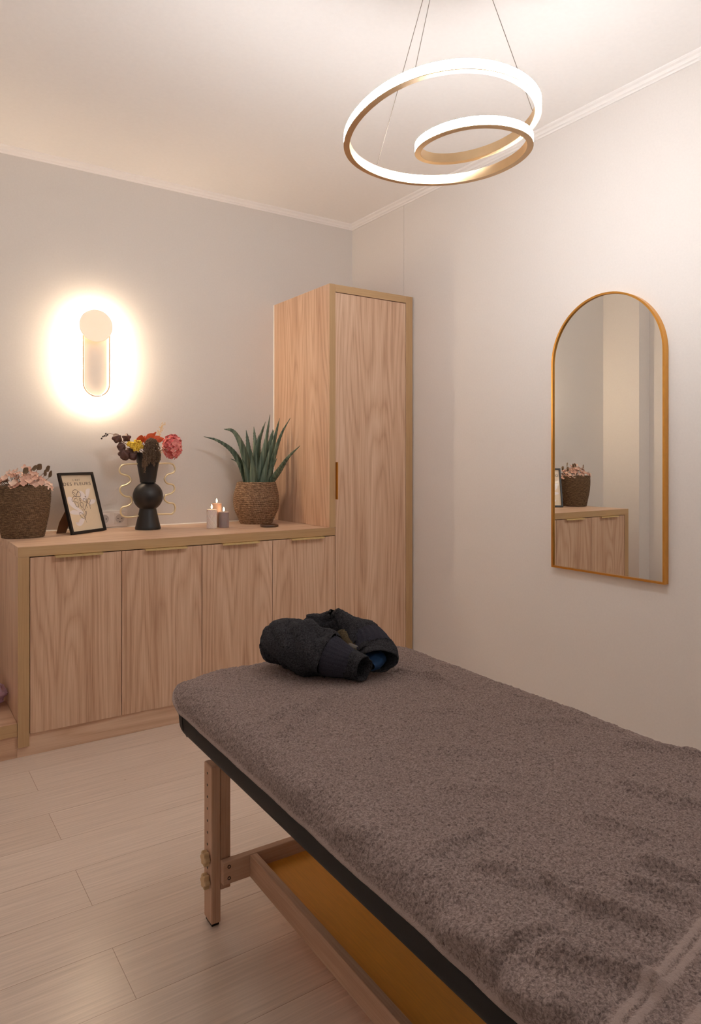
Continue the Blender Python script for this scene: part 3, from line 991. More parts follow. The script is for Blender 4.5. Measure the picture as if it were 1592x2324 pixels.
PW = [[(0.088, 0.604), (0.141, 0.62), (0.221, 0.599), (0.236, 0.52), (0.336, 0.428), (0.473, 0.333), (0.458, 0.305), (0.244, 0.393), (0.118, 0.467), (0.077, 0.546)], [(0.061, 0.353), (0.166, 0.382), (0.301, 0.361), (0.458, 0.305), (0.375, 0.289), (0.196, 0.298), (0.088, 0.318)], [(0.507, 0.709), (0.587, 0.702), (0.652, 0.645), (0.691, 0.573), (0.652, 0.535), (0.541, 0.539), (0.489, 0.62)], [(0.721, 0.723), (0.779, 0.742), (0.859, 0.742), (0.822, 0.67), (0.734, 0.582), (0.682, 0.574), (0.685, 0.654)], [(0.728, 0.462), (0.783, 0.53), (0.889, 0.546), (0.956, 0.519), (0.888, 0.471), (0.761, 0.45)], [(0.167, 0.168), (0.212, 0.132), (0.338, 0.217), (0.468, 0.215), (0.41, 0.14), (0.313, 0.096), (0.223, 0.1), (0.174, 0.129)]]
PL = [[(0.357, 0.614), (0.286, 0.656), (0.284, 0.705), (0.364, 0.738), (0.442, 0.711), (0.357, 0.614)], [(0.357, 0.614), (0.399, 0.662), (0.474, 0.7), (0.522, 0.649), (0.484, 0.61), (0.357, 0.614)], [(0.271, 0.681), (0.319, 0.685), (0.358, 0.654)], [(0.357, 0.614), (0.285, 0.617), (0.202, 0.561), (0.241, 0.53), (0.301, 0.577), (0.355, 0.575)], [(0.357, 0.614), (0.398, 0.514), (0.444, 0.424), (0.481, 0.313), (0.494, 0.194), (0.51, 0.134)], [(0.277, 0.529), (0.37, 0.496), (0.363, 0.427), (0.291, 0.45), (0.277, 0.529)], [(0.46, 0.581), (0.496, 0.56), (0.46, 0.527), (0.436, 0.552), (0.46, 0.581)], [(0.462, 0.512), (0.529, 0.48), (0.485, 0.412), (0.441, 0.453), (0.462, 0.512)], [(0.512, 0.411), (0.524, 0.361), (0.635, 0.465), (0.669, 0.494)], [(0.669, 0.494), (0.6, 0.507), (0.55, 0.538), (0.584, 0.567), (0.634, 0.555), (0.669, 0.494)], [(0.669, 0.494), (0.718, 0.552), (0.777, 0.555), (0.788, 0.52), (0.744, 0.491)], [(0.646, 0.615), (0.659, 0.585), (0.671, 0.534), (0.669, 0.494)], [(0.632, 0.605), (0.678, 0.604)], [(0.669, 0.494), (0.625, 0.446), (0.646, 0.395)], [(0.669, 0.494), (0.723, 0.452), (0.732, 0.376)], [(0.744, 0.491), (0.751, 0.431)], [(0.494, 0.194), (0.387, 0.239), (0.34, 0.31), (0.392, 0.322), (0.461, 0.275), (0.494, 0.194)], [(0.509, 0.223), (0.522, 0.301), (0.563, 0.344), (0.573, 0.309), (0.524, 0.252)]]
b = MB()
yp = FT - .0045
b.box(FB - .0005, FW - FB + .0005, yp, yp + .0004, FB - .0005, FH - FB + .0005, 0)
def PP(q, y):
    return (FB + q[0] * IW, y, FB + q[1] * IH)
for poly in PW:
    c = catmull(poly, 5, True)
    ctr = c.mean(0)
    v = [PP(ctr, yp - .0002)] + [PP(q, yp - .0002) for q in c]
    b.add(v, [(0, 1 + k, 1 + (k + 1) % len(c)) for k in range(len(c))], 1)
for li, pl in enumerate(PL):
    c = np.array([PP(q, yp - .0005) for q in catmull(pl, 6)])
    Tn = np.gradient(c, axis=0); Tn /= np.linalg.norm(Tn, axis=1)[:, None] + 1e-9
    nn = np.stack([-Tn[:, 2], 0 * Tn[:, 0], Tn[:, 0]], 1)
    w = .0006 if li == 4 else .00105
    b.grid(np.stack([c - nn * w, c + nn * w], 1), 2)
pr = b.build('print', None, pfm, mats=[M_paper, M_white, M_ink])
def text_obj(txt, x0, x1, z, hgt, name, parent, mat, y, spacing=1.15):
    cu = bpy.data.curves.new(name, 'FONT')
    cu.body = txt; cu.align_x = 'LEFT'; cu.space_character = spacing
    o = bpy.data.objects.new('tmp', cu); col.objects.link(o)
    dg = bpy.context.evaluated_depsgraph_get()
    me = bpy.data.meshes.new_from_object(o.evaluated_get(dg))
    bpy.data.objects.remove(o)
    xs = [v.co.x for v in me.vertices]; ys = [v.co.y for v in me.vertices]
    k = (x1 - x0) / (max(xs) - min(xs))
    mx, my = min(xs), min(ys)
    ky = hgt / (max(ys) - my)
    for v in me.vertices:
        v.co = (x0 + (v.co.x - mx) * k, y, z + (v.co.y - my) * ky)
    me.materials.clear(); me.materials.append(mat)
    o = bpy.data.objects.new(name, me); col.objects.link(o); o.parent = parent
    return o
text_obj("L'ART", FB + .375 * IW, FB + .60 * IW, FB + .895 * IH, .0095, 'lettering', pr, M_ink, yp - .0006, spacing=1.4)
text_obj('DES FLEURS', FB + .05 * IW, FB + .925 * IW, FB + .814 * IH, .0150, 'lettering', pr, M_ink, yp - .0006, spacing=1.2)
# folding stand behind
def inv_tilt(ex, Y, Z):
    Z = Z - FT * math.sin(PT_)
    return (ex, Y * math.cos(PT_) - Z * math.sin(PT_), Y * math.sin(PT_) + Z * math.cos(PT_))
st_poly = [(.038, .128, .0), (.072, .105, .0), (.125, .080, .150), (.105, .078, .165), (.085, .079, .165), (.048, .120, .050)]
v = [inv_tilt(*p) for p in st_poly] + [inv_tilt(p[0], p[1] + .003, p[2]) for p in st_poly]
n = len(st_poly)
mesh_obj('easel_back', v, [tuple(range(n)), tuple(range(n, 2 * n))[::-1]] + [(i, n + i, n + (i + 1) % n, (i + 1) % n) for i in range(n)], M_board, pfm)

# ------------------------------------------------------------------ candles and coaster
M_flame = emit('candle_flame', (1.0, .62, .30), 26.0)
M_wick = plain('wick', (40, 32, 28), rough=.9)
def wax(name, rgb):
    m = plain(name, rgb, rough=.5, var=.02)
    bs = m.node_tree.nodes['Principled BSDF']
    bs.inputs['Subsurface Weight'].default_value = .35
    bs.inputs['Subsurface Radius'].default_value = (.012, .006, .003)
    bs.inputs['Subsurface Scale'].default_value = .6
    return m
def candle(label, x, y, r, h, mat, kind):
    t = thing('pillar_candle', label, 'candle', (x, y, CT + .0005), 'candles on the worktop')
    seg = 144
    zs = [0, .0015] + list(np.linspace(.004, h - .003, 40)) + [h - .001, h]
    v = []
    for z in zs:
        for k in range(seg):
            a = 2 * math.pi * k / seg
            rr_ = r - (.0012 if z in (0, h) else 0)
            if kind == 'ribbed' and .003 < z < h - .004:
                rr_ -= .0011 * abs(math.sin(a * 17))
            if kind == 'diamond' and .003 < z < h - .002:
                p1 = (a * 6 / math.pi / 2 * 1.0 + z / .031) % 1; p2 = (a * 6 / math.pi / 2 - z / .031) % 1
                g = min(abs(p1 - .5), abs(p2 - .5))
                if g < .075: rr_ -= .0024 * (1 - g / .075)
            v.append((rr_ * math.cos(a), rr_ * math.sin(a), z))
    f = [(i * seg + k, i * seg + (k + 1) % seg, (i + 1) * seg + (k + 1) % seg, (i + 1) * seg + k) for i in range(len(zs) - 1) for k in range(seg)]
    base = len(v)
    for (rr_, z) in ((r * .86, h - .0005), (r * .75, h - .003), (0.0008, h - .004)):
        v += [(rr_ * math.cos(2 * math.pi * k / seg), rr_ * math.sin(2 * math.pi * k / seg), z) for k in range(seg)]
    prev = (len(zs) - 1) * seg
    for q in range(3):
        f += [(prev + k, prev + (k + 1) % seg, base + q * seg + (k + 1) % seg, base + q * seg + k) for k in range(seg)]
        prev = base + q * seg
    f.append(tuple(range(seg))[::-1])
    mesh_obj('body', v, f, mat, t, smooth=(kind != 'diamond'))
    b = MB(); b.tube([(0, 0, h - .005), (.0004, 0, h + .003), (.001, 0, h + .006)], .0007, 6); b.build('wick', M_wick, t)
    b = MB(); b.lathe([(.0001, h + .003), (.0028, h + .006), (.0040, h + .011), (.0034, h + .016), (.0018, h + .021), (.0001, h + .026)], 14, caps=False)
    b.build('flame', M_flame, t, smooth=True)
candle('smooth taupe pillar candle, the tallest of the three by the agave basket', -1.014, -.246, .0255, .121, wax('taupe_wax', (204, 172, 152)), 'plain')
candle('white pillar candle with a diamond relief at the front left of the three', -1.067, -.308, .0255, .0955, wax('white_wax', (228, 218, 212)), 'diamond')
candle('grey ribbed pillar candle, shortest and right of the diamond patterned one', -.997, -.298, .0265, .079, wax('grey_wax', (156, 142, 142)), 'ribbed')
M_coast = plain('dark_amber_wood', (74, 46, 26), rough=.3, var=.3, vscale=60, coat=.4)
b = MB(); b.lathe([(.0, 0), (.044, 0), (.0475, .0025), (.0475, .009), (.0455, .0115), (.040, .0115), (.037, .008), (.0, .008)], 64, caps=False)
o = b.build('coaster', M_coast, None, smooth=True, loc=(-.785, -.392, CT + .0005))
md = o.modifiers.new('edges', 'EDGE_SPLIT'); md.split_angle = math.radians(50)
tag(o, 'small dark round coaster lying in front of the agave basket', 'coaster')

# ------------------------------------------------------------------ lilac bag on the low shelf
m, nt, bs = new_mat('lilac_plastic_film')
bs.inputs['Base Color'].default_value = (*lin((226, 196, 222)), 1)
bs.inputs['Roughness'].default_value = .3
bs.inputs['Transmission Weight'].default_value = .35
bs.inputs['Alpha'].default_value = 1
M_film = m
v, f = [], []
n, m_ = 26, 48
rg = np.random.default_rng(4)
for i in range(n + 1):
    u = i / n
    for k in range(m_):
        t = 2 * math.pi * k / m_
        r = (math.sin(math.pi * min(.999, u * .93 + .06)) ** .55)
        q = 1 + .16 * float(vnoise(np.array(t * 2.2), np.array(u * 6.0), 31)) + .07 * float(vnoise(np.array(t * 7.0), np.array(u * 13.0), 32))
        v.append((.085 * r * q * math.cos(t), .07 * r * q * math.sin(t), max(0, .105 * u + .01 * float(vnoise(np.array(t * 3), np.array(u * 5), 5)) * u)))
for i in range(n):
    for k in range(m_):
        f.append((i * m_ + k, i * m_ + (k + 1) % m_, (i + 1) * m_ + (k + 1) % m_, (i + 1) * m_ + k))
f.append(tuple(range(m_))[::-1]); f.append(tuple(n * m_ + k for k in range(m_)))
o = mesh_obj('plastic_bag', v, f, M_film, None, smooth=False, loc=(-2.098, -.33, .1405))
tag(o, 'crumpled lilac plastic bag on the low shelf at the left edge', 'bag')

# ------------------------------------------------------------------ massage table
# local frame of the table: x across (0 = side towards the room), y = 0 at its foot end and negative towards the camera
TO = Vector((-1.83, -1.76, 0))
TR = math.radians(-1.0)
W_, L_T = .745, 1.85
ZB, ZM = .487, .600
mt = thing('massage_table', 'wooden massage table with black upholstery and an orange under-shelf', 'massage table', TO, None, TR)
BEECH = ((206, 172, 148), (186, 148, 122), (152, 112, 86))
M_beech_z = wood('beech_upright', *BEECH, axis='z', rings=4, ring_mix=.3, fine=.6)
M_beech_x = wood('beech_crosswise', *BEECH, axis='x', rings=4, ring_mix=.3, fine=.6)
M_beech_y = wood('beech_lengthwise', *BEECH, axis='y', rings=4, ring_mix=.3, fine=.6)
M_leather = plain('black_vinyl', (16, 14, 13), rough=.6, spec=.3, var=.05, bump=.06, bscale=500)
M_panel = plain('orange_hardboard', (240, 165, 62), rough=.45, var=.06, vscale=14, stretch=(20, 1, 1))
M_bolt = plain('dark_bolt', (58, 50, 46), rough=.4, metal=.8)
M_knob = plain('beige_plastic_knob', (198, 168, 128), rough=.5, var=.03)

def rrect(x0, x1, y0, y1, r, n=14):
    o = []
    for (cx, cy, a0) in ((x1 - r, y1 - r, 0), (x0 + r, y1 - r, 90), (x0 + r, y0 + r, 180), (x1 - r, y0 + r, 270)):
        for k in range(n + 1):
            a = math.radians(a0 + 90 * k / n)
            o.append((cx + r * math.cos(a), cy + r * math.sin(a)))
    return o
CR = .150
YE = -.050                      # foot end of the upholstery
# mattress: rounded upper edge, soft side, small lower edge
prof = []
for k in range(9):
    a = math.pi / 2 * k / 8
    prof.append((.030 * (1 - math.sin(a)) if False else .030 - .030 * math.sin(a), ZB + .030 - .030 * math.cos(a)))
prof += [(-.002, (ZB + ZM) / 2 - .005)]
for k in range(10):
    a = math.pi / 2 * k / 9
    prof.append((.045 - .045 * math.cos(a), ZM - .045 + .045 * math.sin(a)))
v, f = [], []
nseg = None
for ins, z in prof:
    o = rrect(ins, W_ - ins, -L_T + ins, YE - ins, max(.01, CR - ins))
    nseg = len(o)
    v += [(x, y, z) for x, y in o]
for i in range(len(prof) - 1):
    f += [(i * nseg + k, i * nseg + (k + 1) % nseg, (i + 1) * nseg + (k + 1) % nseg, (i + 1) * nseg + k) for k in range(nseg)]
f.append(tuple(range(nseg))[::-1]); f.append(tuple((len(prof) - 1) * nseg + k for k in range(nseg)))
mat_o = mesh_obj('mattress', v, f, M_leather, mt, smooth=True)
# upright seams near the corners
for yy in (YE - .155, -L_T + .155):
    b = MB()
    b.tube([(.010, yy, ZB + .006), (-.0008, yy, ZB + .028), (-.0022, yy, ZB + .05), (-.0008, yy, ZM - .045)], .0011, 6)
    b.build('seam', M_leather, mat_o)

def leg_set(sx, sy):
    """sx: 0 near side / 1 far side; sy: 0 foot end / 1 head end. outer slotted leg + inner post"""
    def X(a): return a if sx == 0 else W_ - a
    def Y(a): return -a if sy == 0 else -L_T + a
    def bx(bm, x0, x1, y0, y1, z0, z1):
        xa, xb = sorted((X(x0), X(x1))); ya, yb = sorted((Y(y0), Y(y1)))
        bm.box(xa, xb, ya, yb, z0, z1)
    m1 = MB(); bx(m1, .070, .0955, .163, .214, .008, .405)
    leg = m1.build('leg', M_beech_z, mt, bevel=.003)
    m1 = MB(); bx(m1, .073, .0925, .168, .209, 0.0008, .009)
    ft = m1.build('foot', M_bolt, leg)
    # pin holes
    m1 = MB()
    for z in (.382, .352, .322, .292, .261, .231, .201, .141):
        cx, cy = X(.0697), Y(.187)
        m1.prism([(cy + .0032 * math.cos(t), z + .0032 * math.sin(t)) for t in np.linspace(0, 2 * math.pi, 13)[:-1]], 'x', *sorted((X(.0694), X(.0706))))
    m1.build('peg_hole', M_bolt, leg)
    for z in (.172, .114):
        v, f = [], []
        mk = 60
        for (xx, k_) in ((.0685, .70), (.0665, 1.0), (.0555, 1.0), (.0535, .88)):
            for q in range(mk):
                t = 2 * math.pi * q / mk
                r = .0165 * k_ * (1 + .17 * math.cos(6 * t))
                v.append((X(xx), Y(.196) + r * math.cos(t), z + r * math.sin(t)))
        for i in range(3):
            f += [(i * mk + q, i * mk + (q + 1) % mk, (i + 1) * mk + (q + 1) % mk, (i + 1) * mk + q) for q in range(mk)]
        f += [tuple(range(mk)), tuple(3 * mk + q for q in range(mk))[::-1]]
        k = mesh_obj('knob', v, f, M_knob, leg); k['label'] = 'beige lobed clamping knob'
    m1 = MB(); bx(m1, .0960, .1225, .168, .212, .088, ZB + .012)
    m1.build('post', M_beech_z, mt, bevel=.0015)
for sx in (0, 1):
    for sy in (0, 1):
        leg_set(sx, sy)
# cross boards bolted to the posts, rails, under-shelf
for sy, (ya, yb) in enumerate(((-.2325, -.2125), (-L_T + .2125, -L_T + .2325))):
    b = MB(); b.box(.0945, W_ - .0945, ya, yb, .109, .166)
    cb = b.build('cross_board', M_beech_x, mt, bevel=.0015)
    b = MB()
    yf = ya if sy == 0 else yb
    sgn = -1 if sy == 0 else 1
    for xx in (.110, W_ - .110):
        for z in (.153, .124):
            b.lathe([(.0045, 0), (.0045, .0012), (.0028, .0012), (.0028, -.004), (.0, -.004)], 18, (xx, z, 0), caps=False)
    q = b.build('bolt', M_bolt, cb)
    # discs were made lying flat: stand them up on the board's face
    for vv in q.data.vertices:
        x, z, d = vv.co
        vv.co = (x, yf + sgn * d, z)
for x0, x1 in ((.167, .187), (W_ - .187, W_ - .167)):
    b = MB(); b.box(x0, x1, -L_T + .2327, -.2327, .109, .1655)
    b.build('rail', M_beech_y, mt, bevel=.0015)
b = MB(); b.box(.1872, W_ - .1872, -L_T + .2327, -.2327, .1215, .1265)
o = b.build('under_shelf', M_panel, mt); o['label'] = 'orange brown hardboard under-shelf'
# apron under the upholstery
b = MB()
b.box(.1235, W_ - .1235, -.205, -.180, ZB - .060, ZB + .004); b.box(.1235, W_ - .1235, -L_T + .180, -L_T + .205, ZB - .060, ZB + .004)
b.build('apron', M_beech_x, mt, bevel=.0015)

# ------------------------------------------------------------------ big brown towel over the table
def terry(name, dark, lightc, sc=420):
    m, nt, bs = new_mat(name)
    tc = N(nt, 'ShaderNodeTexCoord')
    n1 = N(nt, 'ShaderNodeTexNoise'); n1.inputs['Scale'].default_value = sc; n1.inputs['Detail'].default_value = 3; n1.inputs['Roughness'].default_value = .65; n1.inputs['Distortion'].default_value = .6
    nt.links.new(tc.outputs['Object'], n1.inputs['Vector'])
    r = ramp(nt, [(.32, lin(dark)), (.66, lin(lightc))])
    at = N(nt, 'ShaderNodeAttribute'); at.attribute_name = 'smooth_weave'
    mx = N(nt, 'ShaderNodeMath', operation='MULTIPLY_ADD'); mx.inputs[1].default_value = .30     # the flat-woven borders are a little paler
    nt.links.new(at.outputs['Fac'], mx.inputs[0]); nt.links.new(n1.outputs['Fac'], mx.inputs[2])
    nt.links.new(mx.outputs[0], r.inputs['Fac']); nt.links.new(r.outputs['Color'], bs.inputs['Base Color'])
    bs.inputs['Roughness'].default_value = .95
    bs.inputs['Specular IOR Level'].default_value = .1
    bs.inputs['Sheen Weight'].default_value = .35
    bs.inputs['Sheen Roughness'].default_value = .5
    bs.inputs['Sheen Tint'].default_value = (*lin(lightc), 1)
    bp = N(nt, 'ShaderNodeBump'); bp.inputs['Strength'].default_value = .7; bp.inputs['Distance'].default_value = .004
    nt.links.new(n1.outputs['Fac'], bp.inputs['Height']); nt.links.new(bp.outputs['Normal'], bs.inputs['Normal'])
    return m
M_towel = terry('brown_terry', (96, 82, 79), (166, 149, 143), sc=260)
STEP = .0028
xs = np.arange(-.030, W_ + .05, STEP)
ys = np.arange(-1.500, YE + .024, STEP)
A, Bq = np.meshgrid(xs, ys, indexing='ij')
# round the towel's own corners a little by pulling the grid in
R_ = .045
ix0, ix1, iy1 = R_, W_ - R_, YE - R_
crr = CR - R_
# signed distance to the inset rounded outline of the mattress top (its head end lies far beyond the towel)
qx = np.maximum(np.maximum(ix0 + crr - A, A - (ix1 - crr)), 0)
qy = np.maximum(Bq - (iy1 - crr), 0)
corner = (qx > 0) & (qy > 0)
dx_ = np.where(A < W_ / 2, -1.0, 1.0)
d_side = np.maximum(ix0 - A, A - ix1)
d_end = Bq - iy1
hyp = np.hypot(qx, qy)
dd = np.where(corner, hyp - crr, np.maximum(d_side, d_end))
nx = np.where(corner, dx_ * qx / np.maximum(hyp, 1e-9), np.where(d_side >= d_end, dx_, 0.0))
ny = np.where(corner, qy / np.maximum(hyp, 1e-9), np.where(d_side >= d_end, 0.0, 1.0))
cw = np.where(corner, 2 * np.minimum(qx, qy) / np.maximum(qx + qy, 1e-9), 0.0)
amax = math.radians(70) * (1 - cw) + math.radians(24) * cw
dpos = np.maximum(dd, 0)
dpos = np.where(corner, .078 * (1 - np.exp(-dpos / .078)) * cw + dpos * (1 - cw), dpos)
ang = np.minimum(dpos / R_, amax)
rest = np.maximum(dpos - ang * R_, 0)
hor = R_ * np.sin(ang) + rest * np.cos(ang)
drop = R_ * (1 - np.cos(ang)) + rest * np.sin(ang)
px_ = np.where(dd > 0, A - nx * dd + nx * hor, A)
py_ = np.where(dd > 0, Bq - ny * dd + ny * hor, Bq)
pz_ = ZM - np.where(dd > 0, drop, 0)
nxx, nyy, nzz = nx * np.sin(ang) * (dd > 0), ny * np.sin(ang) * (dd > 0), np.where(dd > 0, np.cos(ang), 1.0)
# creases and folds
def ridge(p, q, w, h):
    p, q = np.array(p), np.array(q)
    d = q - p; Lg = np.hypot(*d); d = d / Lg
    s = (A - p[0]) * d[0] + (Bq - p[1]) * d[1]
    t = -(A - p[0]) * d[1] + (Bq - p[1]) * d[0] + .006 * vnoise(s * 30, s * 0 + .5, int(abs(p[0]) * 1000) + 3)
    fall = np.clip(np.minimum(s, Lg - s) / (.35 * Lg) + .6, 0, 1)
    fall = fall * fall * (3 - 2 * fall)
    return h * fall * np.exp(-(t / w) ** 2)
RG_ = [((.084, -.573), (.276, -.421), .016, .012), ((.079, -.497), (.197, -.443), .013, .007), ((.541, -.361), (.592, -.484), .013, .009), ((.586, -.436), (.59, -.586), .014, .008),
 ((.165, -1.085), (.061, -1.087), .014, .008), ((.094, -1.148), (.13, -1.197), .012, .010), ((.141, -1.203), (.148, -1.293), .013, .012), ((.148, -1.293), (.191, -1.372), .013, .013),
 ((.111, -1.191), (.137, -1.253), .012, .008), ((.043, -1.322), (.105, -1.421), .014, .015), ((.231, -1.292), (.262, -1.367), .014, .012), ((.475, -1.1), (.511, -1.234), .016, .010),
 ((.639, -1.0), (.707, -1.119), .015, .010), ((.335, -1.136), (.371, -1.238), .014, .009), ((.292, -1.27), (.317, -1.347), .013, .011), ((-.005, -1.188), (.014, -1.269), .014, .012),
 ((-.006, -1.306), (.005, -1.379), .014, .012), ((-.002, -1.276), (.072, -1.300), .012, .009), ((.010, -.705), (.009, -.809), .02, .006), ((.007, -.922), (.022, -.999), .016, .007),
 ((.40, -.62), (.52, -.70), .02, .005), ((.30, -.80), (.42, -.92), .022, .005), ((.55, -.80), (.66, -.86), .02, .006), ((.20, -.95), (.30, -1.02), .018, .006)]
Wr = np.zeros_like(A)
for r_ in RG_:
    Wr += 1.35 * ridge(*r_)
Wr += .0035 * vnoise(A * 9, Bq * 7, 41) + .0018 * vnoise(A * 24 + Bq * 9, Bq * 20, 42)
Wr = np.maximum(Wr, -.003)
# woven border bands near the hem
yb_ = Bq + .16 * (A - .2) * 0
band = np.zeros_like(A)
hem = .012 * vnoise(A * 5, A * 0 + .3, 77)
for (c0, hw) in ((-1.398, .0042), (-1.412, .0042), (-1.452, .0055)):
    t = (Bq - c0 - .16 * (A - .232) - hem * .5) / hw
    band = np.maximum(band, np.clip(1.4 - np.abs(t), 0, 1))
pile = (vnoise(A * 150, Bq * 150, 51) * .55 + vnoise(A * 290 + 7, Bq * 290, 52) * .55)
edge = np.minimum.reduce([A - xs[0], xs[-1] - A, Bq - ys[0], ys[-1] - Bq])
hemf = np.clip((edge - .004) / .006, 0, 1)
off = .0085 + Wr + pile * .0028 * (1 - .85 * band) * (.25 + .75 * hemf) + .0018 * band
X3, Y3, Z3 = px_ + nxx * off, py_ + nyy * off, pz_ + nzz * off
n, m_ = A.shape
verts = np.stack([X3, Y3, Z3], -1).reshape(-1, 3).astype(np.float32)
idx = np.arange(n * m_).reshape(n, m_)
quads = np.stack([idx[:-1, :-1], idx[1:, :-1], idx[1:, 1:], idx[:-1, 1:]], -1).reshape(-1, 4)
def fast_mesh(name, verts, quads, mat, parent=None):
    me = bpy.data.meshes.new(name)
    me.vertices.add(len(verts)); me.vertices.foreach_set('co', verts.ravel())
    me.loops.add(quads.size); me.loops.foreach_set('vertex_index', quads.ravel().astype(np.int32))
    me.polygons.add(len(quads)); me.polygons.foreach_set('loop_start', np.arange(0, quads.size, 4, dtype=np.int32)); me.polygons.foreach_set('loop_total', np.full(len(quads), 4, dtype=np.int32))
    me.materials.append(mat)
    me.update(calc_edges=True); me.validate()
    me.polygons.foreach_set('use_smooth', [True] * len(me.polygons))
    o = bpy.data.objects.new(name, me); col.objects.link(o)
    if parent: o.parent = parent
    return o
tw_ = fast_mesh('table_towel', verts, quads, M_towel)
at = tw_.data.attributes.new('smooth_weave', 'FLOAT', 'POINT')
at.data.foreach_set('value', np.maximum(np.clip(band, 0, 1), 1 - hemf).ravel().astype(np.float32))
tw_.location = TO; tw_.rotation_euler = (0, 0, TR)
md = tw_.modifiers.new('thickness', 'SOLIDIFY'); md.thickness = .0035; md.offset = -1
tag(tw_, 'large brown terry towel spread over the massage table', 'towel')

# ------------------------------------------------------------------ dark terry garment heaped on the towel
HC = Vector((-1.470, -2.030, ZM + .0105))
HROT = math.radians(-33.9134)
gm = thing('terry_garment', 'charcoal terry garment with ribbed cuffs lying in a heap on the brown towel', 'garment', HC, None, HROT)
M_char = terry('charcoal_terry', (30, 30, 33), (70, 70, 74), sc=260)
M_rib = terry('charcoal_rib', (40, 40, 50), (72, 72, 82), sc=700)
M_blue = plain('blue_lining', (38, 78, 124), rough=.8, var=.15, vscale=80)
M_tag = plain('grey_label', (128, 124, 118), rough=.7)
M_khaki = terry('khaki_lining', (76, 66, 50), (112, 98, 76), sc=360)
def sweep(pts, ra, rz, seg=72, per=14, seed=0, amp=.006, pile=.0016, closed0=True, closed1=False, rib=0, wall=0.0):
    """soft tube: elliptical section, crumpled, resting on z=0; returns an MB"""
    C_ = catmull(pts, per); n = len(C_)
    k0 = np.linspace(0, len(pts) - 1, n)
    RA = np.interp(k0, range(len(pts)), ra); RZ = np.interp(k0, range(len(pts)), rz)
    T = np.gradient(C_, axis=0); T /= np.linalg.norm(T, axis=1)[:, None]
    up = np.array([0, 0, 1.0])
    th = np.linspace(0, 2 * math.pi, seg, endpoint=False)
    s = np.cumsum(np.r_[0, np.linalg.norm(np.diff(C_, axis=0), axis=1)])
    V = np.zeros((n, seg, 3))
    for i in range(n):
        t = T[i]
        side = np.cross(t, up); side /= np.linalg.norm(side) + 1e-9
        u2 = np.cross(side, t)
        ca, sa = np.cos(th), np.sin(th)
        d = amp * (vnoise(ca * 1.3 + 40, sa * 1.3 + s[i] * 22 + 40, seed) + .5 * vnoise(ca * 2.6 + 40, sa * 2.6 + s[i] * 46 + 40, seed + 1))
        d = d - amp * .35 * np.clip(1 - 4.5 * np.abs(vnoise(ca * 1.1 + 90 + s[i] * 9, sa * 1.1 + s[i] * 15 + 90, seed + 5)), 0, 1) ** 1.5
        d = d + pile * vnoise(ca * 20 + 60, sa * 20 + s[i] * 420 + 60, seed + 2)
        if rib:
            d = d * .4 + .0016 * np.sin(th * rib)
        V[i] = C_[i] + np.outer(np.cos(th) * (RA[i] + d), side) + np.outer(np.sin(th) * (RZ[i] + d), u2)
    V[:, :, 2] = np.where(V[:, :, 2] < .002, .002 + .10 * np.minimum(0, V[:, :, 2]), V[:, :, 2])
    V[:, :, 2] = np.maximum(V[:, :, 2], -.002)
    b = MB()
    v = V.reshape(-1, 3)
    f = [(i * seg + k, i * seg + (k + 1) % seg, (i + 1) * seg + (k + 1) % seg, (i + 1) * seg + k) for i in range(n - 1) for k in range(seg)]
    v = v.tolist()
    def cap(row, tdir, rev):
        c = V[row].mean(0)
        rings = []
        for q, o in ((.75, .45), (.4, .8), (.02, .95)):
            base = len(v)
            rad = RA[row]
            for k in range(seg):
                p = c + (V[row, k] - c) * q + tdir * rad * .55 * o
                p[2] = max(p[2], .001)
                v.append(p.tolist())
            rings.append(base)
        prev = row * seg
        for base in rings:
            f.extend([(prev + k, prev + (k + 1) % seg, base + (k + 1) % seg, base + k) for k in range(seg)])
            prev = base
    if closed0: cap(0, -T[0], True)
    if closed1: cap(n - 1, T[-1], False)
    if wall:
        # turned-in hem and the inside of the opening
        prev = (n - 1) * seg
        c = V[-1].mean(0)
        for q, o in ((1.0 - wall * .2, .006), (1 - wall, .004), (1 - wall * 1.25, -.012), (1 - wall * 1.4, -.055), (.05, -.06)):
            base = len(v)
            for k in range(seg):
                p = c + (V[-1, k] - c) * q + T[-1] * o
                p[2] = max(p[2], .0015)
                v.append(p.tolist())
            f += [(prev + k, prev + (k + 1) % seg, base + (k + 1) % seg, base + k) for k in range(seg)]
            prev = base
    b.add(v, f)
    return b
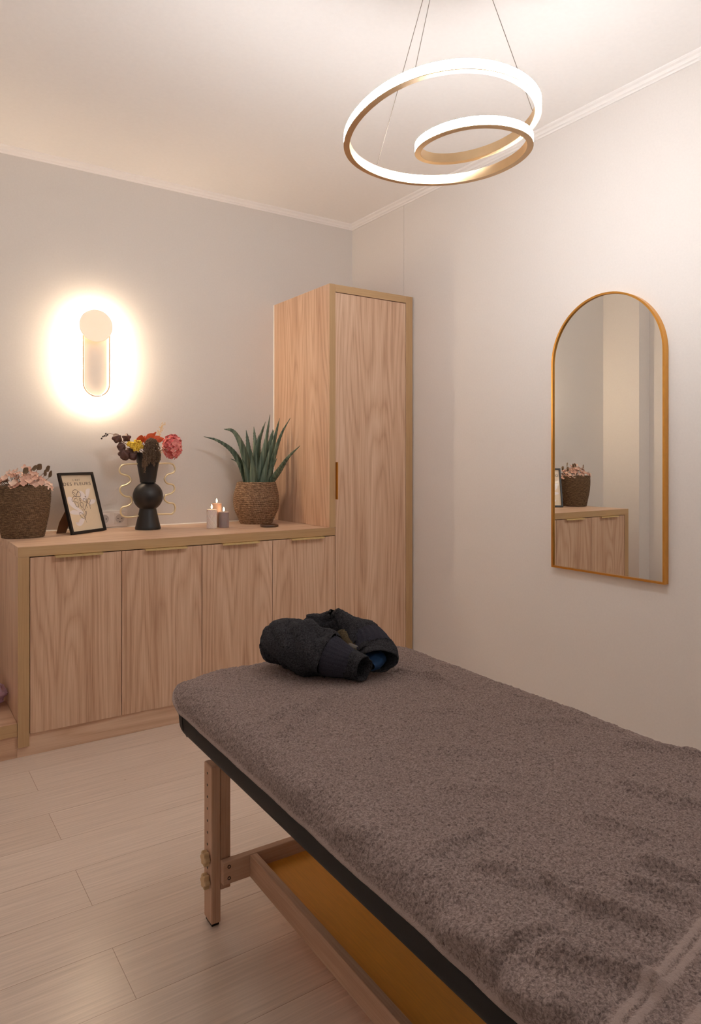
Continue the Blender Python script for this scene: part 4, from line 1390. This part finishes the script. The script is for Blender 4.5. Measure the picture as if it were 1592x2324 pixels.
# the rolled body on the left
b = sweep([(-.150, .045, .052), (-.120, .035, .063), (-.075, .015, .068), (-.020, -.018, .063), (.025, -.042, .055)], [.044, .062, .074, .070, .058], [.036, .056, .067, .063, .053], seed=5, amp=.014)
bd = b.build('body', M_char, gm, smooth=True)
b = sweep([(.020, -.040, .0555), (.050, -.053, .047), (.076, -.060, .040)], [.0585, .050, .040], [.0535, .045, .037], seed=8, amp=.003, pile=.0004, closed0=False, rib=46)
b.build('ribbed_cuff', M_rib, gm, smooth=True)
b = sweep([(.074, -.059, .040), (.092, -.066, .036), (.108, -.078, .034)], [.041, .038, .034], [.0375, .034, .032], seed=12, amp=.003, pile=.0008, closed0=False, wall=.14)
b.build('hem', M_char, gm, smooth=True)
# the flap behind, rising to the peak
b = sweep([(-.110, .070, .052), (-.070, .085, .060), (-.020, .085, .072), (.014, .078, .102), (.036, .068, .136)], [.030, .032, .032, .028, .018], [.046, .056, .066, .050, .024], seed=15, amp=.010)
b.build('back_fold', M_char, gm, smooth=True)
# the sleeve coming down on the right
b = sweep([(.030, .070, .138), (.058, .066, .121), (.090, .056, .100), (.118, .040, .084)], [.016, .034, .046, .052], [.022, .028, .034, .039], seed=18, amp=.009)
b.build('sleeve', M_char, gm, smooth=True)
b = sweep([(.116, .041, .085), (.132, .022, .073), (.142, .002, .060)], [.052, .054, .055], [.0405, .040, .039], seed=22, amp=.003, pile=.0004, closed0=False, rib=52)
b.build('ribbed_cuff', M_rib, gm, smooth=True)
b = sweep([(.141, .004, .063), (.147, -.014, .052), (.148, -.034, .044)], [.056, .057, .055], [.040, .040, .038], seed=26, amp=.004, pile=.0008, closed0=False, wall=.10)
b.build('hem', M_char, gm, smooth=True)
# lining seen inside
b = sweep([(.050, .034, .088), (.074, .018, .070), (.090, -.004, .044)], [.030, .034, .030], [.030, .030, .024], seed=30, amp=.004)
b.build('lining', M_khaki, gm, smooth=True)
b = sweep([(.150, .010, .040), (.135, -.010, .034), (.118, -.034, .030)], [.030, .036, .026], [.016, .022, .018], seed=33, amp=.003, pile=.0003)
o = b.build('lining', M_blue, gm, smooth=True); o['label'] = 'blue lining'
b = MB(); b.grid(np.array([[(.068 + .046 * u + .004 * w, -.014 - .008 * u, .072 - .022 * u + .011 * w + .004 * math.sin(3 * u)) for w in (-1, -.3, .3, 1)] for u in np.linspace(0, 1, 8)]))
o = b.build('label_strip', M_tag, gm, smooth=True); o['label'] = 'pale grey label strip'
md = o.modifiers.new('thickness', 'SOLIDIFY'); md.thickness = .001
